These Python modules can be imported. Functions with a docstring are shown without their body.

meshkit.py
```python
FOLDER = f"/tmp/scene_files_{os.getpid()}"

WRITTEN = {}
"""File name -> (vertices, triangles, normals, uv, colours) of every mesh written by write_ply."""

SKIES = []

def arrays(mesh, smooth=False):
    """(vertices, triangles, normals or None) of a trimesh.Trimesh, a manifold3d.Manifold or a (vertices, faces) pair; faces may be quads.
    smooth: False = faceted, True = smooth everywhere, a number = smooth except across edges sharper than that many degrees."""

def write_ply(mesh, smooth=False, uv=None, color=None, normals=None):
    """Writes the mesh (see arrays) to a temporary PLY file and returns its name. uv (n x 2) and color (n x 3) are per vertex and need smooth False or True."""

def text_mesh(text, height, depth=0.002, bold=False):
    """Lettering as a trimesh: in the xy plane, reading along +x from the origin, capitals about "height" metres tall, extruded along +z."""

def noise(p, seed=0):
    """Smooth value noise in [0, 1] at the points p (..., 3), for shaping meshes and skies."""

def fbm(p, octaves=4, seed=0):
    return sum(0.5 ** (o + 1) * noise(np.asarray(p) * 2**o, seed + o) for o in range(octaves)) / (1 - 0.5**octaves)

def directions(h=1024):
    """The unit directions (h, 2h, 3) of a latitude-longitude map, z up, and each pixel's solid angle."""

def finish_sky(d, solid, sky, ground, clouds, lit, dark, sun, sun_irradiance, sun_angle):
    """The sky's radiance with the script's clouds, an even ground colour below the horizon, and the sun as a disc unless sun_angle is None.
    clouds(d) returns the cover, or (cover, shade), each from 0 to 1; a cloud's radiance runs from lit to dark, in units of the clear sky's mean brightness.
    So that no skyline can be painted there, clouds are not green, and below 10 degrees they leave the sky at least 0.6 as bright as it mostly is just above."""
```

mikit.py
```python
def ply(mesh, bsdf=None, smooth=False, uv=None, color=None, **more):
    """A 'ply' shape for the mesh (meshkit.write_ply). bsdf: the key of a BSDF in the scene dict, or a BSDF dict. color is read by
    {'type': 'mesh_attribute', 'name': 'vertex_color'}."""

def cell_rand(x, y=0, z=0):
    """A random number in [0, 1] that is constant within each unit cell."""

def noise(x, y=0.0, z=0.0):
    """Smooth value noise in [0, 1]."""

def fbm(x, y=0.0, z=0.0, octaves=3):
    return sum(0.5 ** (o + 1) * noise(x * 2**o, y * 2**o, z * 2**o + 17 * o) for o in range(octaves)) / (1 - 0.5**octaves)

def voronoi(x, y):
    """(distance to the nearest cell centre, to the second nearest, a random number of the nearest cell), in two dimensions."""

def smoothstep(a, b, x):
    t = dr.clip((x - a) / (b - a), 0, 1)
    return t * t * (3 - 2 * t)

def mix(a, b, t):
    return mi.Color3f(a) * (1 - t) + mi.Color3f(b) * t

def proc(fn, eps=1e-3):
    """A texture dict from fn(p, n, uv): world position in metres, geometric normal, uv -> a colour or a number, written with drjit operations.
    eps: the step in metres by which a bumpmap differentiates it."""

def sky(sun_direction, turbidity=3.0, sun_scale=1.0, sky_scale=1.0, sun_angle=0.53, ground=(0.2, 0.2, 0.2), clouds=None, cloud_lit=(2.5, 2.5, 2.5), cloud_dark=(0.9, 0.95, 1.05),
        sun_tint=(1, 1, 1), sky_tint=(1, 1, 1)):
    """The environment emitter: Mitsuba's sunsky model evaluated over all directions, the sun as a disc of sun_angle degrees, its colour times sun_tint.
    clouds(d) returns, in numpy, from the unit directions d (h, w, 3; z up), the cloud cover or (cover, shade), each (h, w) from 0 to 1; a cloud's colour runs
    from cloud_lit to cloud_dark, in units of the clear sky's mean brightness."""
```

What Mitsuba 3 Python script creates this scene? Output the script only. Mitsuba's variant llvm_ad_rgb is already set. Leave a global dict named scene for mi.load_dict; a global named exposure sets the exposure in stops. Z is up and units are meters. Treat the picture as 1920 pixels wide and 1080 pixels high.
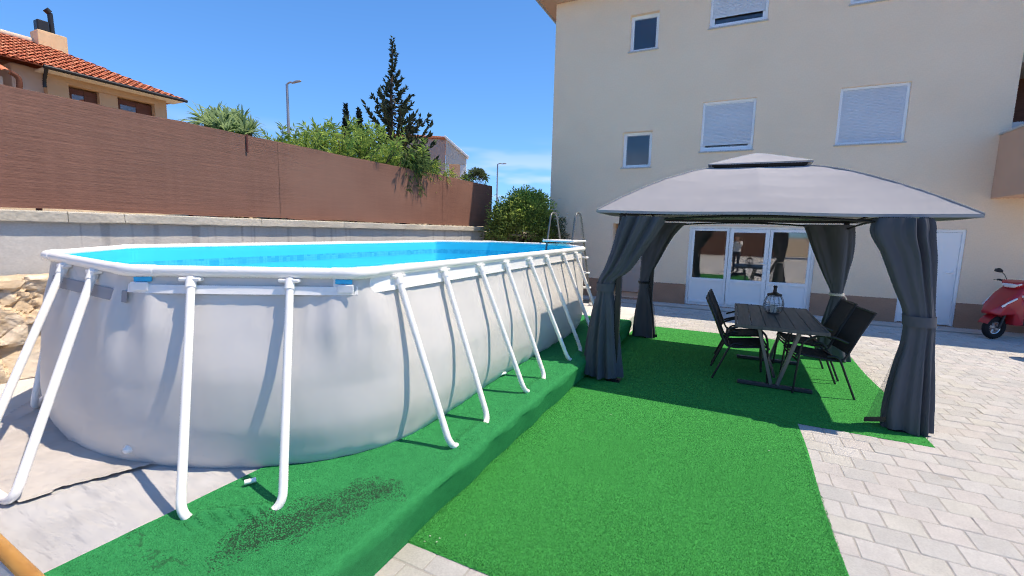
import math, random
import numpy as np, trimesh, mitsuba as mi, mikit, meshkit
import drjit as dr
from scipy.interpolate import PchipInterpolator
from scipy.ndimage import gaussian_filter1d
from mikit import proc, noise, fbm, voronoi, cell_rand, smoothstep, mix

T = mi.ScalarTransform4f
rng = np.random.default_rng(7)

# ------------------------------------------------------------------ camera, sky, exposure
S = 1.7                                   # height of the camera over the yard, metres
FPX, YAW, PITCH, ROLL = 845.0, 0.452875, 0.126018, 0.024016   # focal length in pixels of a 1920 wide frame
FWD = np.array([-math.sin(YAW) * math.cos(PITCH), math.cos(YAW) * math.cos(PITCH), -math.sin(PITCH)])
_r = np.array([math.cos(YAW), math.sin(YAW), 0.0]); _u = np.cross(_r, FWD)
RIGHT = math.cos(ROLL) * _r + math.sin(ROLL) * _u
UP = -math.sin(ROLL) * _r + math.cos(ROLL) * _u
EYE = np.array([0.0, 0.0, S])
scene, labels = {}, {}
scene["camera"] = {"type": "perspective", "fov": 2 * math.degrees(math.atan(960 / FPX)), "fov_axis": "x",
                   "near_clip": 0.01, "far_clip": 3000.0,
                   "to_world": T().look_at(origin=EYE.tolist(), target=(EYE + FWD).tolist(), up=UP.tolist())}
SUN = (0.45, 0.18, 1.0)


def cirrus(d):
    low = np.clip((0.20 - d[..., 2]) / 0.12, 0, 1)
    q = np.stack([d[..., 0] * 5, d[..., 1] * 5, d[..., 2] * 26], -1)
    n = meshkit.fbm(q + 3.1, 5, 4)
    return np.clip((n - 0.5) * 5.0, 0, 0.7) * low, np.zeros_like(n)


scene["sky"] = mikit.sky(SUN, turbidity=3.0, clouds=cirrus, cloud_lit=(2.1, 2.2, 2.35), ground=(0.3, 0.29, 0.26), sky_tint=(0.67, 1.04, 1.42))
exposure = 1.95


# ------------------------------------------------------------------ helpers
def num(name):
    if not any(k == name or k.startswith(name + "__") for k in scene):
        return name
    i = 1
    while any(k == f"{name}_{i:03d}" or k.startswith(f"{name}_{i:03d}__") for k in scene):
        i += 1
    return f"{name}_{i:03d}"


_count = {}


def fast_num(name):
    i = _count.get(name, 0); _count[name] = i + 1
    return name if i == 0 else f"{name}_{i:03d}"


def tag(key, label, cat=None, group=None, kind=None):
    d = labels.setdefault(key, {})
    if label: d["label"] = label
    if cat: d["category"] = cat
    if group: d["group"] = group
    if kind: d["kind"] = kind


def add(key, mesh, bsdf, smooth=False, **kw):
    """one entry of the scene; a taken key gets the next number"""
    key = fast_num(key)
    scene[key] = mikit.ply(mesh, bsdf, smooth=smooth, **kw)
    return key


def cat(ms):
    ms = [m if isinstance(m, trimesh.Trimesh) else trimesh.Trimesh(m[0], m[1], process=False) for m in ms]
    return trimesh.util.concatenate(ms)


def rbox(lo, hi, b=0.004):
    lo, hi = np.minimum(lo, hi).astype(float), np.maximum(lo, hi).astype(float)
    b = min(b, 0.45 * float((hi - lo).min()))
    if b <= 0:
        return trimesh.creation.box(bounds=[lo, hi])
    pts = []
    for sx in (0, 1):
        for sy in (0, 1):
            for sz in (0, 1):
                c = np.where([sx, sy, sz], hi, lo); s = np.where([sx, sy, sz], -1, 1) * b
                pts += [c + [0, s[1], s[2]], c + [s[0], 0, s[2]], c + [s[0], s[1], 0]]
    return trimesh.convex.convex_hull(np.array(pts))


def grid_mesh(P, closed_u=False, closed_v=False):
    """P (m, n, 3) -> a sheet of triangles"""
    m, n = P.shape[:2]
    i = np.arange(m if closed_u else m - 1); j = np.arange(n if closed_v else n - 1)
    I, J = np.meshgrid(i, j, indexing="ij")
    a = I * n + J; b = ((I + 1) % m) * n + J; c = ((I + 1) % m) * n + (J + 1) % n; d = I * n + (J + 1) % n
    q = np.stack([a, b, c, d], -1).reshape(-1, 4)
    return trimesh.Trimesh(P.reshape(-1, 3), np.vstack([q[:, [0, 1, 2]], q[:, [0, 2, 3]]]), process=False)


def tube(pts, r, sides=10, closed=False, cap=True):
    p = np.asarray(pts, float); n = len(p)
    r = np.broadcast_to(np.asarray(r, float), (n,))
    if closed:
        t = np.roll(p, -1, 0) - np.roll(p, 1, 0)
    else:
        t = np.gradient(p, axis=0)
    t /= np.linalg.norm(t, axis=1, keepdims=True) + 1e-12
    a = np.cross(t[0], [0, 0, 1.0] if abs(t[0][2]) < 0.9 else [1.0, 0, 0]); a /= np.linalg.norm(a)
    A = [a]
    for k in range(1, n):
        a = A[-1] - t[k] * np.dot(A[-1], t[k]); A.append(a / np.linalg.norm(a))
    A = np.array(A); B = np.cross(t, A)
    ang = np.arange(sides) * 2 * np.pi / sides
    V = p[:, None] + r[:, None, None] * (np.cos(ang)[None, :, None] * A[:, None] + np.sin(ang)[None, :, None] * B[:, None])
    m = grid_mesh(V, closed_u=closed, closed_v=True)
    if cap and not closed:
        v, f = m.vertices, m.faces
        k = len(v)
        v = np.vstack([v, p[0], p[-1]]); j = np.arange(sides)
        f = np.vstack([f, np.stack([j * 0 + k, j, (j + 1) % sides], 1), np.stack([j * 0 + k + 1, (n - 1) * sides + (j + 1) % sides, (n - 1) * sides + j], 1)])
        m = trimesh.Trimesh(v, f, process=False)
    m.fix_normals() if False else None
    return m


def curve(pts, n=24, r=None):
    """a polyline with its corners rounded (Catmull-Rom)"""
    p = np.asarray(pts, float)
    P = np.vstack([2 * p[0] - p[1], p, 2 * p[-1] - p[-2]])
    out = []
    for i in range(1, len(P) - 2):
        t = np.linspace(0, 1, n, endpoint=False)[:, None]
        a, b, c, d = P[i - 1], P[i], P[i + 1], P[i + 2]
        out.append(0.5 * (2 * b + (c - a) * t + (2 * a - 5 * b + 4 * c - d) * t * t + (3 * b - 3 * c + d - a) * t ** 3))
    out.append(p[-1:])
    return np.vstack(out)


def fillet(pts, r, n=6, closed=False):
    """polyline with each corner replaced by a small quadratic bend reaching r along both sides"""
    p = np.asarray(pts, float); k = len(p); out = []
    rr = np.broadcast_to(r, (k,))
    for i in range(k):
        if not closed and i in (0, k - 1):
            out.append(p[i:i + 1]); continue
        a, b, c = p[i - 1], p[i], p[(i + 1) % k]
        ra = min(rr[i], 0.49 * np.linalg.norm(a - b)); rc = min(rr[i], 0.49 * np.linalg.norm(c - b))
        s = b + (a - b) / np.linalg.norm(a - b) * ra; e = b + (c - b) / np.linalg.norm(c - b) * rc
        t = np.linspace(0, 1, n)[:, None]
        out.append((1 - t) ** 2 * s + 2 * t * (1 - t) * b + t ** 2 * e)
    return np.vstack(out)


def resample(p, n, closed=True):
    p = np.asarray(p, float)
    q = np.vstack([p, p[:1]]) if closed else p
    d = np.r_[0, np.cumsum(np.linalg.norm(np.diff(q, axis=0), axis=1))]
    s = np.linspace(0, d[-1], n, endpoint=not closed)
    return np.stack([np.interp(s, d, q[:, k]) for k in range(q.shape[1])], 1)


def lathe(prof, c=(0, 0, 0), n=32):
    prof = np.asarray(prof, float); a = np.arange(n) * 2 * np.pi / n
    P = np.stack([prof[:, None, 0] * np.cos(a), prof[:, None, 0] * np.sin(a), np.broadcast_to(prof[:, None, 1], (len(prof), n))], -1)
    return grid_mesh(P + np.asarray(c), closed_v=True)


def bar(a, b, w, h, bev=0.002, up=(0, 0, 1)):
    """a rectangular bar from a to b: width w across, height h along up"""
    a, b = np.asarray(a, float), np.asarray(b, float)
    x = b - a; L = np.linalg.norm(x); x /= L
    y = np.cross(np.asarray(up, float), x)
    if np.linalg.norm(y) < 1e-6: y = np.cross([1.0, 0, 0], x)
    y /= np.linalg.norm(y); z = np.cross(x, y)
    m = rbox([0, -w / 2, -h / 2], [L, w / 2, h / 2], bev)
    M = np.eye(4); M[:3, 0], M[:3, 1], M[:3, 2], M[:3, 3] = x, y, z, a
    m.apply_transform(M)
    return m


def ray(px, py):
    return RIGHT * (px - 960) / FPX + UP * (540 - py) / FPX + FWD


def at_x(px, py, X):
    d = ray(px, py); return EYE + d * (X / d[0])


def at_y(px, py, Y):
    d = ray(px, py); return EYE + d * (Y / d[1])


def at_z(px, py, Z):
    d = ray(px, py); return EYE + d * ((Z - S) / d[2])


def H(*a):
    return np.array(a, float) * S


def ext(poly, z0, z1):
    m = trimesh.creation.extrude_polygon(poly, z1 - z0, engine="earcut"); m.apply_translation([0, 0, z0]); return m


from shapely.geometry import Polygon, box as sbox
from shapely.ops import unary_union


# ------------------------------------------------------------------ materials
def mat(name, color, rough=0.6, spec=0.3, metallic=0.0, bump=None, bscale=1.0, two=True, eps=1e-3, **kw):
    c = proc(color) if callable(color) else {"type": "rgb", "value": list(color)}
    b = {"type": "principled", "base_color": c, "roughness": proc(rough) if callable(rough) else rough, "specular": spec, "metallic": metallic, **kw}
    if bump is not None:
        b = {"type": "bumpmap", "arbitrary": proc(bump, eps), "scale": bscale, "bsdf": b}
    if two:
        b = {"type": "twosided", "bsdf": b}
    scene[name] = b
    return name


def plaster(p, n, uv):
    a = fbm(p.x * 0.9, p.y * 0.9 + 3, p.z * 0.9, 3); g = noise(p.x * 90, p.y * 90, p.z * 90)
    return mix((0.805, 0.625, 0.45), (0.88, 0.71, 0.53), a) * (0.94 + 0.1 * g)


mat("m_facade", plaster, 0.9, 0.1, bump=lambda p, n, uv: noise(p.x * 160, p.y * 160, p.z * 160) * 0.0012 + fbm(p.x * 6, p.y * 6, p.z * 6, 2) * 0.002)
mat("m_balcony", lambda p, n, uv: mix((0.56, 0.35, 0.24), (0.62, 0.40, 0.28), fbm(p.x * 2, p.y * 2, p.z * 2, 3)), 0.9, 0.1)
mat("m_plinth", lambda p, n, uv: mix((0.34, 0.20, 0.135), (0.41, 0.25, 0.17), fbm(p.x * 3, p.y * 3, p.z * 5, 3)) * (0.9 + 0.2 * noise(p.x * 70, p.y * 70, p.z * 70)), 0.85, 0.15,
    bump=lambda p, n, uv: noise(p.x * 120, p.y * 120, p.z * 120) * 0.0015)
mat("m_pvc", (0.80, 0.82, 0.84), 0.35, 0.4)
mat("m_shutter", lambda p, n, uv: mix((0.56, 0.60, 0.66), (0.61, 0.65, 0.71), noise(p.x * 2, 0, p.z * 3)), 0.45, 0.35)
mat("m_sill", (0.45, 0.45, 0.44), 0.5, 0.3)
mat("m_room", (0.45, 0.42, 0.38), 0.9, 0.1)
scene["m_glass"] = {"type": "thindielectric", "int_ior": 2.3}
scene["m_pane"] = {"type": "thindielectric", "int_ior": 1.65}
mat("m_brown_wood", lambda p, n, uv: mix((0.10, 0.035, 0.02), (0.17, 0.065, 0.035), fbm(p.x * 8, p.y * 8, p.z * 40, 2)), 0.6, 0.3)


def concrete(p, n, uv):
    streak = fbm(p.y * 9, p.x * 3, p.z * 0.7, 4); blot = fbm(p.y * 1.3 + 5, p.x, p.z * 1.6, 4); g = noise(p.x * 80, p.y * 80, p.z * 80)
    thin = smoothstep(0.62, 0.78, fbm(p.y * 22 + 9, 0, p.z * 0.5, 2))
    c = mix((0.38, 0.37, 0.35), (0.58, 0.57, 0.55), 0.55 * streak + 0.45 * blot)
    return mix(c, (0.28, 0.275, 0.27), thin * 0.55) * (0.92 + 0.16 * g)


mat("m_concrete", concrete, 0.9, 0.15, bump=lambda p, n, uv: fbm(p.x * 30, p.y * 30, p.z * 30, 3) * 0.004)
mat("m_coping", lambda p, n, uv: mix((0.40, 0.375, 0.31), (0.54, 0.50, 0.43), fbm(p.x * 5, p.y * 5, p.z * 8, 4)) * (0.88 + 0.24 * noise(p.x * 60, p.y * 60, p.z * 60)), 0.9, 0.1,
    bump=lambda p, n, uv: fbm(p.x * 25, p.y * 25, p.z * 25, 3) * 0.008)
mat("m_slab", lambda p, n, uv: mix((0.44, 0.43, 0.41), (0.56, 0.545, 0.52), fbm(p.x * 4, p.y * 4, 0, 4)), 0.9, 0.1)


def rockc(p, n, uv):
    a = fbm(p.x * 2.2, p.y * 2.2, p.z * 3.0, 4); b = fbm(p.x * 9 + 4, p.y * 9, p.z * 9, 3)
    c = mix((0.54, 0.43, 0.30), (0.64, 0.57, 0.47), smoothstep(0.35, 0.65, a))
    return mix(c, (0.70, 0.65, 0.57), smoothstep(0.5, 0.75, b) * 0.6)


mat("m_rock", rockc, 0.95, 0.1, bump=lambda p, n, uv: fbm(p.x * 22, p.y * 22, p.z * 22, 4) * 0.03)


def mats_brown(p, n, uv):
    row = noise(p.y * 3.0, 0, p.z * 95); fine = noise(p.y * 45, 3, p.z * 200)
    patch = fbm(p.y * 0.55, 7, p.z * 0.8, 3); col = noise(p.y * 16, 9, p.z * 1.4)
    c = mix((0.140, 0.068, 0.050), (0.250, 0.128, 0.095), 0.38 * row + 0.46 * fine + 0.16 * col)
    return mix(c, (0.25, 0.135, 0.10), smoothstep(0.45, 0.7, patch) * 0.5)


mat("m_fence", mats_brown, 0.75, 0.2, bump=lambda p, n, uv: noise(p.y * 3, 0, p.z * 95) * 0.002 + noise(p.y * 40, 0, p.z * 190) * 0.002)
mat("m_fence_trim", (0.10, 0.035, 0.03), 0.7, 0.2)


def paverc(k):
    base = [(0.385, 0.388, 0.38), (0.42, 0.42, 0.412), (0.41, 0.41, 0.388), (0.415, 0.405, 0.395)][k]
    def f(p, n, uv):
        g = noise(p.x * 140, p.y * 140, 3); b = fbm(p.x * 7 + k, p.y * 7, 0, 4); big = fbm(p.x * 0.7, p.y * 0.7, 2, 3)
        return mi.Color3f(base) * (0.80 + 0.14 * g + 0.22 * b) * mix((0.93, 0.92, 0.90), (1.03, 1.02, 1.0), big)
    return f


for k in range(4):
    mat(f"m_paver_{k}", paverc(k), 0.9, 0.15, bump=lambda p, n, uv: fbm(p.x * 70, p.y * 70, 1, 3) * 0.003)
mat("m_joint", lambda p, n, uv: mix((0.28, 0.27, 0.245), (0.38, 0.365, 0.335), fbm(p.x * 18, p.y * 18, 0, 3)), 0.95, 0.05)
mat("m_walkway", lambda p, n, uv: mix((0.38, 0.35, 0.31), (0.48, 0.445, 0.40), fbm(p.x * 3, p.y * 6, 0, 4)), 0.9, 0.1)
mat("m_soil", lambda p, n, uv: mix((0.20, 0.15, 0.10), (0.32, 0.26, 0.18), fbm(p.x * 1.2, p.y * 1.2, 0, 4)), 0.95, 0.05)


def turfc(p, n, uv):
    f = noise(p.x * 230, p.y * 230, 0); m = fbm(p.x * 40, p.y * 40, 0, 3); b = fbm(p.x * 2.2, p.y * 2.2, 4, 3)
    return mix((0.028, 0.205, 0.038), (0.056, 0.325, 0.068), 0.5 * f + 0.38 * m + 0.12 * b)


mat("m_turf", turfc, 0.8, 0.15, bump=lambda p, n, uv: noise(p.x * 230, p.y * 230, p.z * 230) * 0.006)


def carpetc(p, n, uv):
    f = noise(p.x * 260, p.y * 260, p.z * 260); m = fbm(p.x * 30, p.y * 30, p.z * 30, 3)
    c = mix((0.012, 0.135, 0.040), (0.038, 0.28, 0.088), 0.55 * f + 0.45 * m)
    # trodden-in black crumbs: a patch of grains with a ragged outline beside the legs, and a few loose ones
    ax, ay, bx, by = -1.66, 1.80, -1.93, 1.20
    t = dr.clip(((p.x - ax) * (bx - ax) + (p.y - ay) * (by - ay)) / ((bx - ax) ** 2 + (by - ay) ** 2), 0, 1)
    d = dr.sqrt((p.x - ax - t * (bx - ax)) ** 2 + (p.y - ay - t * (by - ay)) ** 2)
    edge = 0.105 + 0.15 * (fbm(p.x * 7, p.y * 7, 0, 3) - 0.5)
    clump = fbm(p.x * 34, p.y * 34, 3, 3)
    dens = dr.select(clump > 0.44, 1.15, 0.55) * dr.select(d < edge, 0.60, dr.select(d < edge + 0.05, 0.25, 0.0))
    grain = cell_rand(p.x * 170, p.y * 170, 5)
    on = dr.select(grain < dens, 0.85, 0.0)
    stain = dr.select(fbm(p.x * 11 + 2, p.y * 11, 0, 3) > 0.66, dr.select(noise(p.x * 90, p.y * 90, 1) > 0.5, 0.5, 0.0), 0.0)
    stain = dr.select(p.x < -1.9, dr.select(p.y < 1.0, stain, 0.0), 0.0)
    return mix(c, (0.016, 0.036, 0.022), dr.maximum(on, stain))


mat("m_carpet", carpetc, 0.8, 0.15, bump=lambda p, n, uv: noise(p.x * 260, p.y * 260, p.z * 260) * 0.004)
mat("m_pile", (0.1, 0.1, 0.1), 0.7, 0.2)
scene["m_pile"] = {"type": "twosided", "bsdf": {"type": "principled", "base_color": {"type": "mesh_attribute", "name": "vertex_color"}, "roughness": 0.65, "specular": 0.25}}
scene["m_leaf"] = {"type": "principledthin", "base_color": {"type": "mesh_attribute", "name": "vertex_color"}, "roughness": 0.45, "spec_trans": 0.0, "diff_trans": 1.15, "eta": 1.4}
scene["m_needle"] = {"type": "twosided", "bsdf": {"type": "principled", "base_color": {"type": "mesh_attribute", "name": "vertex_color"}, "roughness": 0.8, "specular": 0.15}}
mat("m_bark", (0.12, 0.09, 0.065), 0.9, 0.1)

mat("m_liner", lambda p, n, uv: mix((0.53, 0.525, 0.515), (0.575, 0.57, 0.56), fbm(p.x * 3, p.y * 3, p.z * 3, 3)), 0.42, 0.35,
    bump=lambda p, n, uv: fbm(p.x * 9, p.y * 9, p.z * 3, 2) * 0.006)


def pool_blue(p, n, uv):
    tile = dr.minimum(dr.abs(dr.abs((p.x + p.y) * 18) - dr.floor(dr.abs((p.x + p.y) * 18)) - 0.5), dr.abs(p.z * 18 - dr.floor(p.z * 18) - 0.5))
    r = cell_rand((p.x + p.y) * 18, p.z * 18, 2)
    c = mix((0.03, 0.36, 0.60), (0.10, 0.56, 0.78), r)
    band = dr.select(p.z > 1.22, dr.select(p.z < 1.30, 1.0, 0.0), 0.0)
    return mix((0.06, 0.62, 0.80), mix((0.04, 0.42, 0.62), c, smoothstep(0.0, 0.1, tile)), band * 0.8)


mat("m_pool_blue", pool_blue, 0.5, 0.3)
mat("m_strap", (0.03, 0.42, 0.72), 0.4, 0.4)
scene["m_water"] = {"type": "thindielectric", "int_ior": 1.33}
mat("m_white_tube", (0.80, 0.80, 0.78), 0.3, 0.45)
mat("m_white_belt", (0.80, 0.80, 0.80), 0.5, 0.3)
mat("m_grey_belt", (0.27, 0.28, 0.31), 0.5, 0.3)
mat("m_tarp", lambda p, n, uv: mix((0.34, 0.342, 0.345), (0.46, 0.462, 0.465), fbm(p.x * 5, p.y * 5, 0, 3)), 0.55, 0.3, bump=lambda p, n, uv: fbm(p.x * 5, p.y * 26, 0, 4) * 0.022)
mat("m_tarp_dark", lambda p, n, uv: mix((0.36, 0.34, 0.32), (0.48, 0.46, 0.44), fbm(p.x * 8, p.y * 8, 0, 4)), 0.6, 0.25, bump=lambda p, n, uv: fbm(p.x * 14, p.y * 14, 0, 3) * 0.012)
mat("m_bronze", lambda p, n, uv: mix((0.33, 0.155, 0.035), (0.45, 0.24, 0.06), fbm(p.x * 9, p.y * 30, 0, 2)), 0.4, 0.4)

weave = lambda p, n, uv: (noise(p.x * 300, p.y * 300, p.z * 300)) * 0.0015 + fbm(p.x * 5, p.y * 5, p.z * 14, 2) * 0.004
mat("m_canopy", lambda p, n, uv: mix((0.30, 0.30, 0.312), (0.35, 0.35, 0.362), fbm(p.x * 2, p.y * 2, p.z * 4, 3)), 0.9, 0.08, bump=weave, sheen=0.1)
mat("m_curtain", lambda p, n, uv: mix((0.072, 0.077, 0.090), (0.098, 0.104, 0.118), fbm(p.x * 4, p.y * 4, p.z * 2, 3)), 0.9, 0.08, sheen=0.15,
    bump=lambda p, n, uv: noise(p.x * 300, p.y * 300, p.z * 300) * 0.001)
scene["m_net"] = {"type": "mask", "opacity": 0.35, "bsdf": {"type": "twosided", "bsdf": {"type": "diffuse", "reflectance": {"type": "rgb", "value": [0.08, 0.08, 0.085]}}}}
mat("m_black", (0.018, 0.018, 0.02), 0.4, 0.4)
mat("m_steel_dark", (0.06, 0.062, 0.065), 0.4, 0.5, 0.3)
mat("m_sling", lambda p, n, uv: mix((0.020, 0.020, 0.022), (0.034, 0.034, 0.037), noise(p.x * 260, p.y * 260, p.z * 260)), 0.6, 0.3)
mat("m_table", lambda p, n, uv: mix((0.055, 0.055, 0.058), (0.115, 0.113, 0.11), fbm(p.x * 60, p.y * 4, p.z * 10, 3)), 0.45, 0.4)
mat("m_table_frame", (0.16, 0.16, 0.155), 0.4, 0.5, 0.4)
mat("m_cord", (0.55, 0.52, 0.47), 0.8, 0.1)
mat("m_red", (0.38, 0.012, 0.022), 0.25, 0.5, clearcoat=0.8, clearcoat_gloss=0.9)
mat("m_rubber", (0.02, 0.02, 0.022), 0.8, 0.2)
mat("m_chrome", (0.6, 0.6, 0.6), 0.2, 0.5, 1.0)
mat("m_lens", (0.75, 0.75, 0.76), 0.1, 0.6)
mat("m_candle", (0.75, 0.72, 0.62), 0.6, 0.3)
mat("m_terracotta", (0.5, 0.2, 0.1), 0.85, 0.15)
for k, c in enumerate([(0.50, 0.175, 0.095), (0.56, 0.22, 0.125), (0.45, 0.145, 0.08)]):
    mat(f"m_tile_{k}", (lambda c: lambda p, n, uv: mi.Color3f(c) * (0.8 + 0.4 * fbm(p.x * 9, p.y * 9, p.z * 9, 3)))(c), 0.85, 0.15)
mat("m_house_cream", lambda p, n, uv: mix((0.56, 0.45, 0.36), (0.62, 0.51, 0.42), fbm(p.x, p.y, p.z, 3)), 0.9, 0.1)
mat("m_house_wall", lambda p, n, uv: mix((0.55, 0.36, 0.20), (0.62, 0.42, 0.25), fbm(p.x, p.y, p.z, 3)), 0.9, 0.1)
mat("m_chimney", lambda p, n, uv: mix((0.58, 0.40, 0.22), (0.72, 0.56, 0.36), fbm(p.x * 3, p.y * 3, p.z, 4)), 0.9, 0.1)
mat("m_house_pink", lambda p, n, uv: mix((0.52, 0.38, 0.31), (0.58, 0.44, 0.37), fbm(p.x, p.y, p.z, 3)), 0.9, 0.1)
mat("m_white_wall", (0.70, 0.66, 0.58), 0.85, 0.1)
mat("m_galv", (0.35, 0.36, 0.38), 0.45, 0.4, 0.5)
mat("m_soffit", (0.52, 0.33, 0.24), 0.7, 0.2)
mat("m_skin", (0.45, 0.26, 0.18), 0.6, 0.3)
mat("m_white_cloth", (0.75, 0.74, 0.73), 0.8, 0.1)
mat("m_dark_cloth", (0.03, 0.035, 0.05), 0.8, 0.1)
mat("m_hair", (0.03, 0.02, 0.015), 0.6, 0.3)

# ------------------------------------------------------------------ ground, paving, terrace
def tagS(key): tag(key, None, None, None, "structure")


YF = 6.87 * S                      # plane of the facade
gz = -0.035
add("ground", rbox([-600, -600, gz - 0.5], [600, 900, gz], 0), "m_soil"); tagS("ground")
bed = sbox(-1.75 * S, -14 * S, 9 * S, 6.55 * S)
add("paving", ext(bed, -0.03, -0.006), "m_joint"); tagS("paving")
PW, PH = 0.2085 * S / 1.75, 0.2 * S / 1.75
turf1 = (-0.88 * S, 1.06 * S, 0.385 * S, 2.79 * S)
turf2 = (-0.88 * S, 2.79 * S, 0.965 * S, 5.05 * S)
y00 = 3.327 * S / 1.75; x00 = 0.768 * S / 1.75


def one_paver(x0, y0, x1, y1, r):
    g, b, t = 0.0028, 0.0045, r.normal(0, 0.0009, 5)
    x0 += g + t[0]; x1 -= g + t[1]; y0 += g + t[2]; y1 -= g + t[3]
    tl = r.normal(0, 0.0014, 4) + t[4]
    z = -0.003
    v = [[x0, y0, -0.02], [x1, y0, -0.02], [x1, y1, -0.02], [x0, y1, -0.02],
         [x0, y0, z - b], [x1, y0, z - b], [x1, y1, z - b], [x0, y1, z - b],
         [x0 + b, y0 + b, z], [x1 - b, y0 + b, z], [x1 - b, y1 - b, z], [x0 + b, y1 - b, z]]
    v = np.array(v); v[4:8, 2] += tl; v[8:12, 2] += tl
    f = []
    for lo in (0, 4):
        for i in range(4):
            a, b_, c, d = lo + i, lo + (i + 1) % 4, lo + 4 + (i + 1) % 4, lo + 4 + i
            f += [[a, b_, c], [a, c, d]]
    f += [[8, 9, 10], [8, 10, 11]]
    return v, np.array(f)


pv = []
for j in range(-75, 45):
    ya = y00 + j * PH
    off = 0.5 * PW if j % 2 else 0.0
    if ya < -13 * S or ya > 6.54 * S: continue
    for i in range(-30, 90):
        xa = x00 + off + i * PW
        xb, yb = xa + PW, min(ya + PH, 6.55 * S)
        if xa < -1.74 * S or xb > 8.9 * S or yb - ya < 0.03: continue
        inside = lambda R: xa > R[0] + 0.02 and xb < R[2] - 0.02 and ya > R[1] + 0.02 and yb < R[3] - 0.02
        if inside(turf1) or inside(turf2) or (xb < -0.9 * S and ya > 0.4 * S and yb < 4.4 * S): continue
        if ya < 0.2 * S and abs(xa) > 6: continue
        c = np.array([(xa + xb) / 2, (ya + yb) / 2, 0]) - EYE
        w = c @ FWD; px = 960 + FPX * (c @ RIGHT) / w if w > 0.2 else 1e9; py = 540 - FPX * (c @ UP) / w if w > 0.2 else 1e9
        vis = -30 < px < 1950 and -20 < py < 1100
        hidden = inside(turf1) or inside(turf2)
        pv.append((np.linalg.norm(c) if vis else 1e3 + np.linalg.norm(c), xa, ya, xb, yb))
pv.sort()
rest = [[] for _ in range(4)]
for q, (d, xa, ya, xb, yb) in enumerate(pv):
    k = int(rng.integers(0, 4)); m = one_paver(xa, ya, xb, yb, rng)
    if q < 300: add("paving__paver", m, f"m_paver_{k}")
    else: rest[k].append(m)
for k in range(4):
    key = add("paving__paver_field", cat(rest[k]), f"m_paver_{k}")
    tag(key, None, None, None, "stuff")

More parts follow.
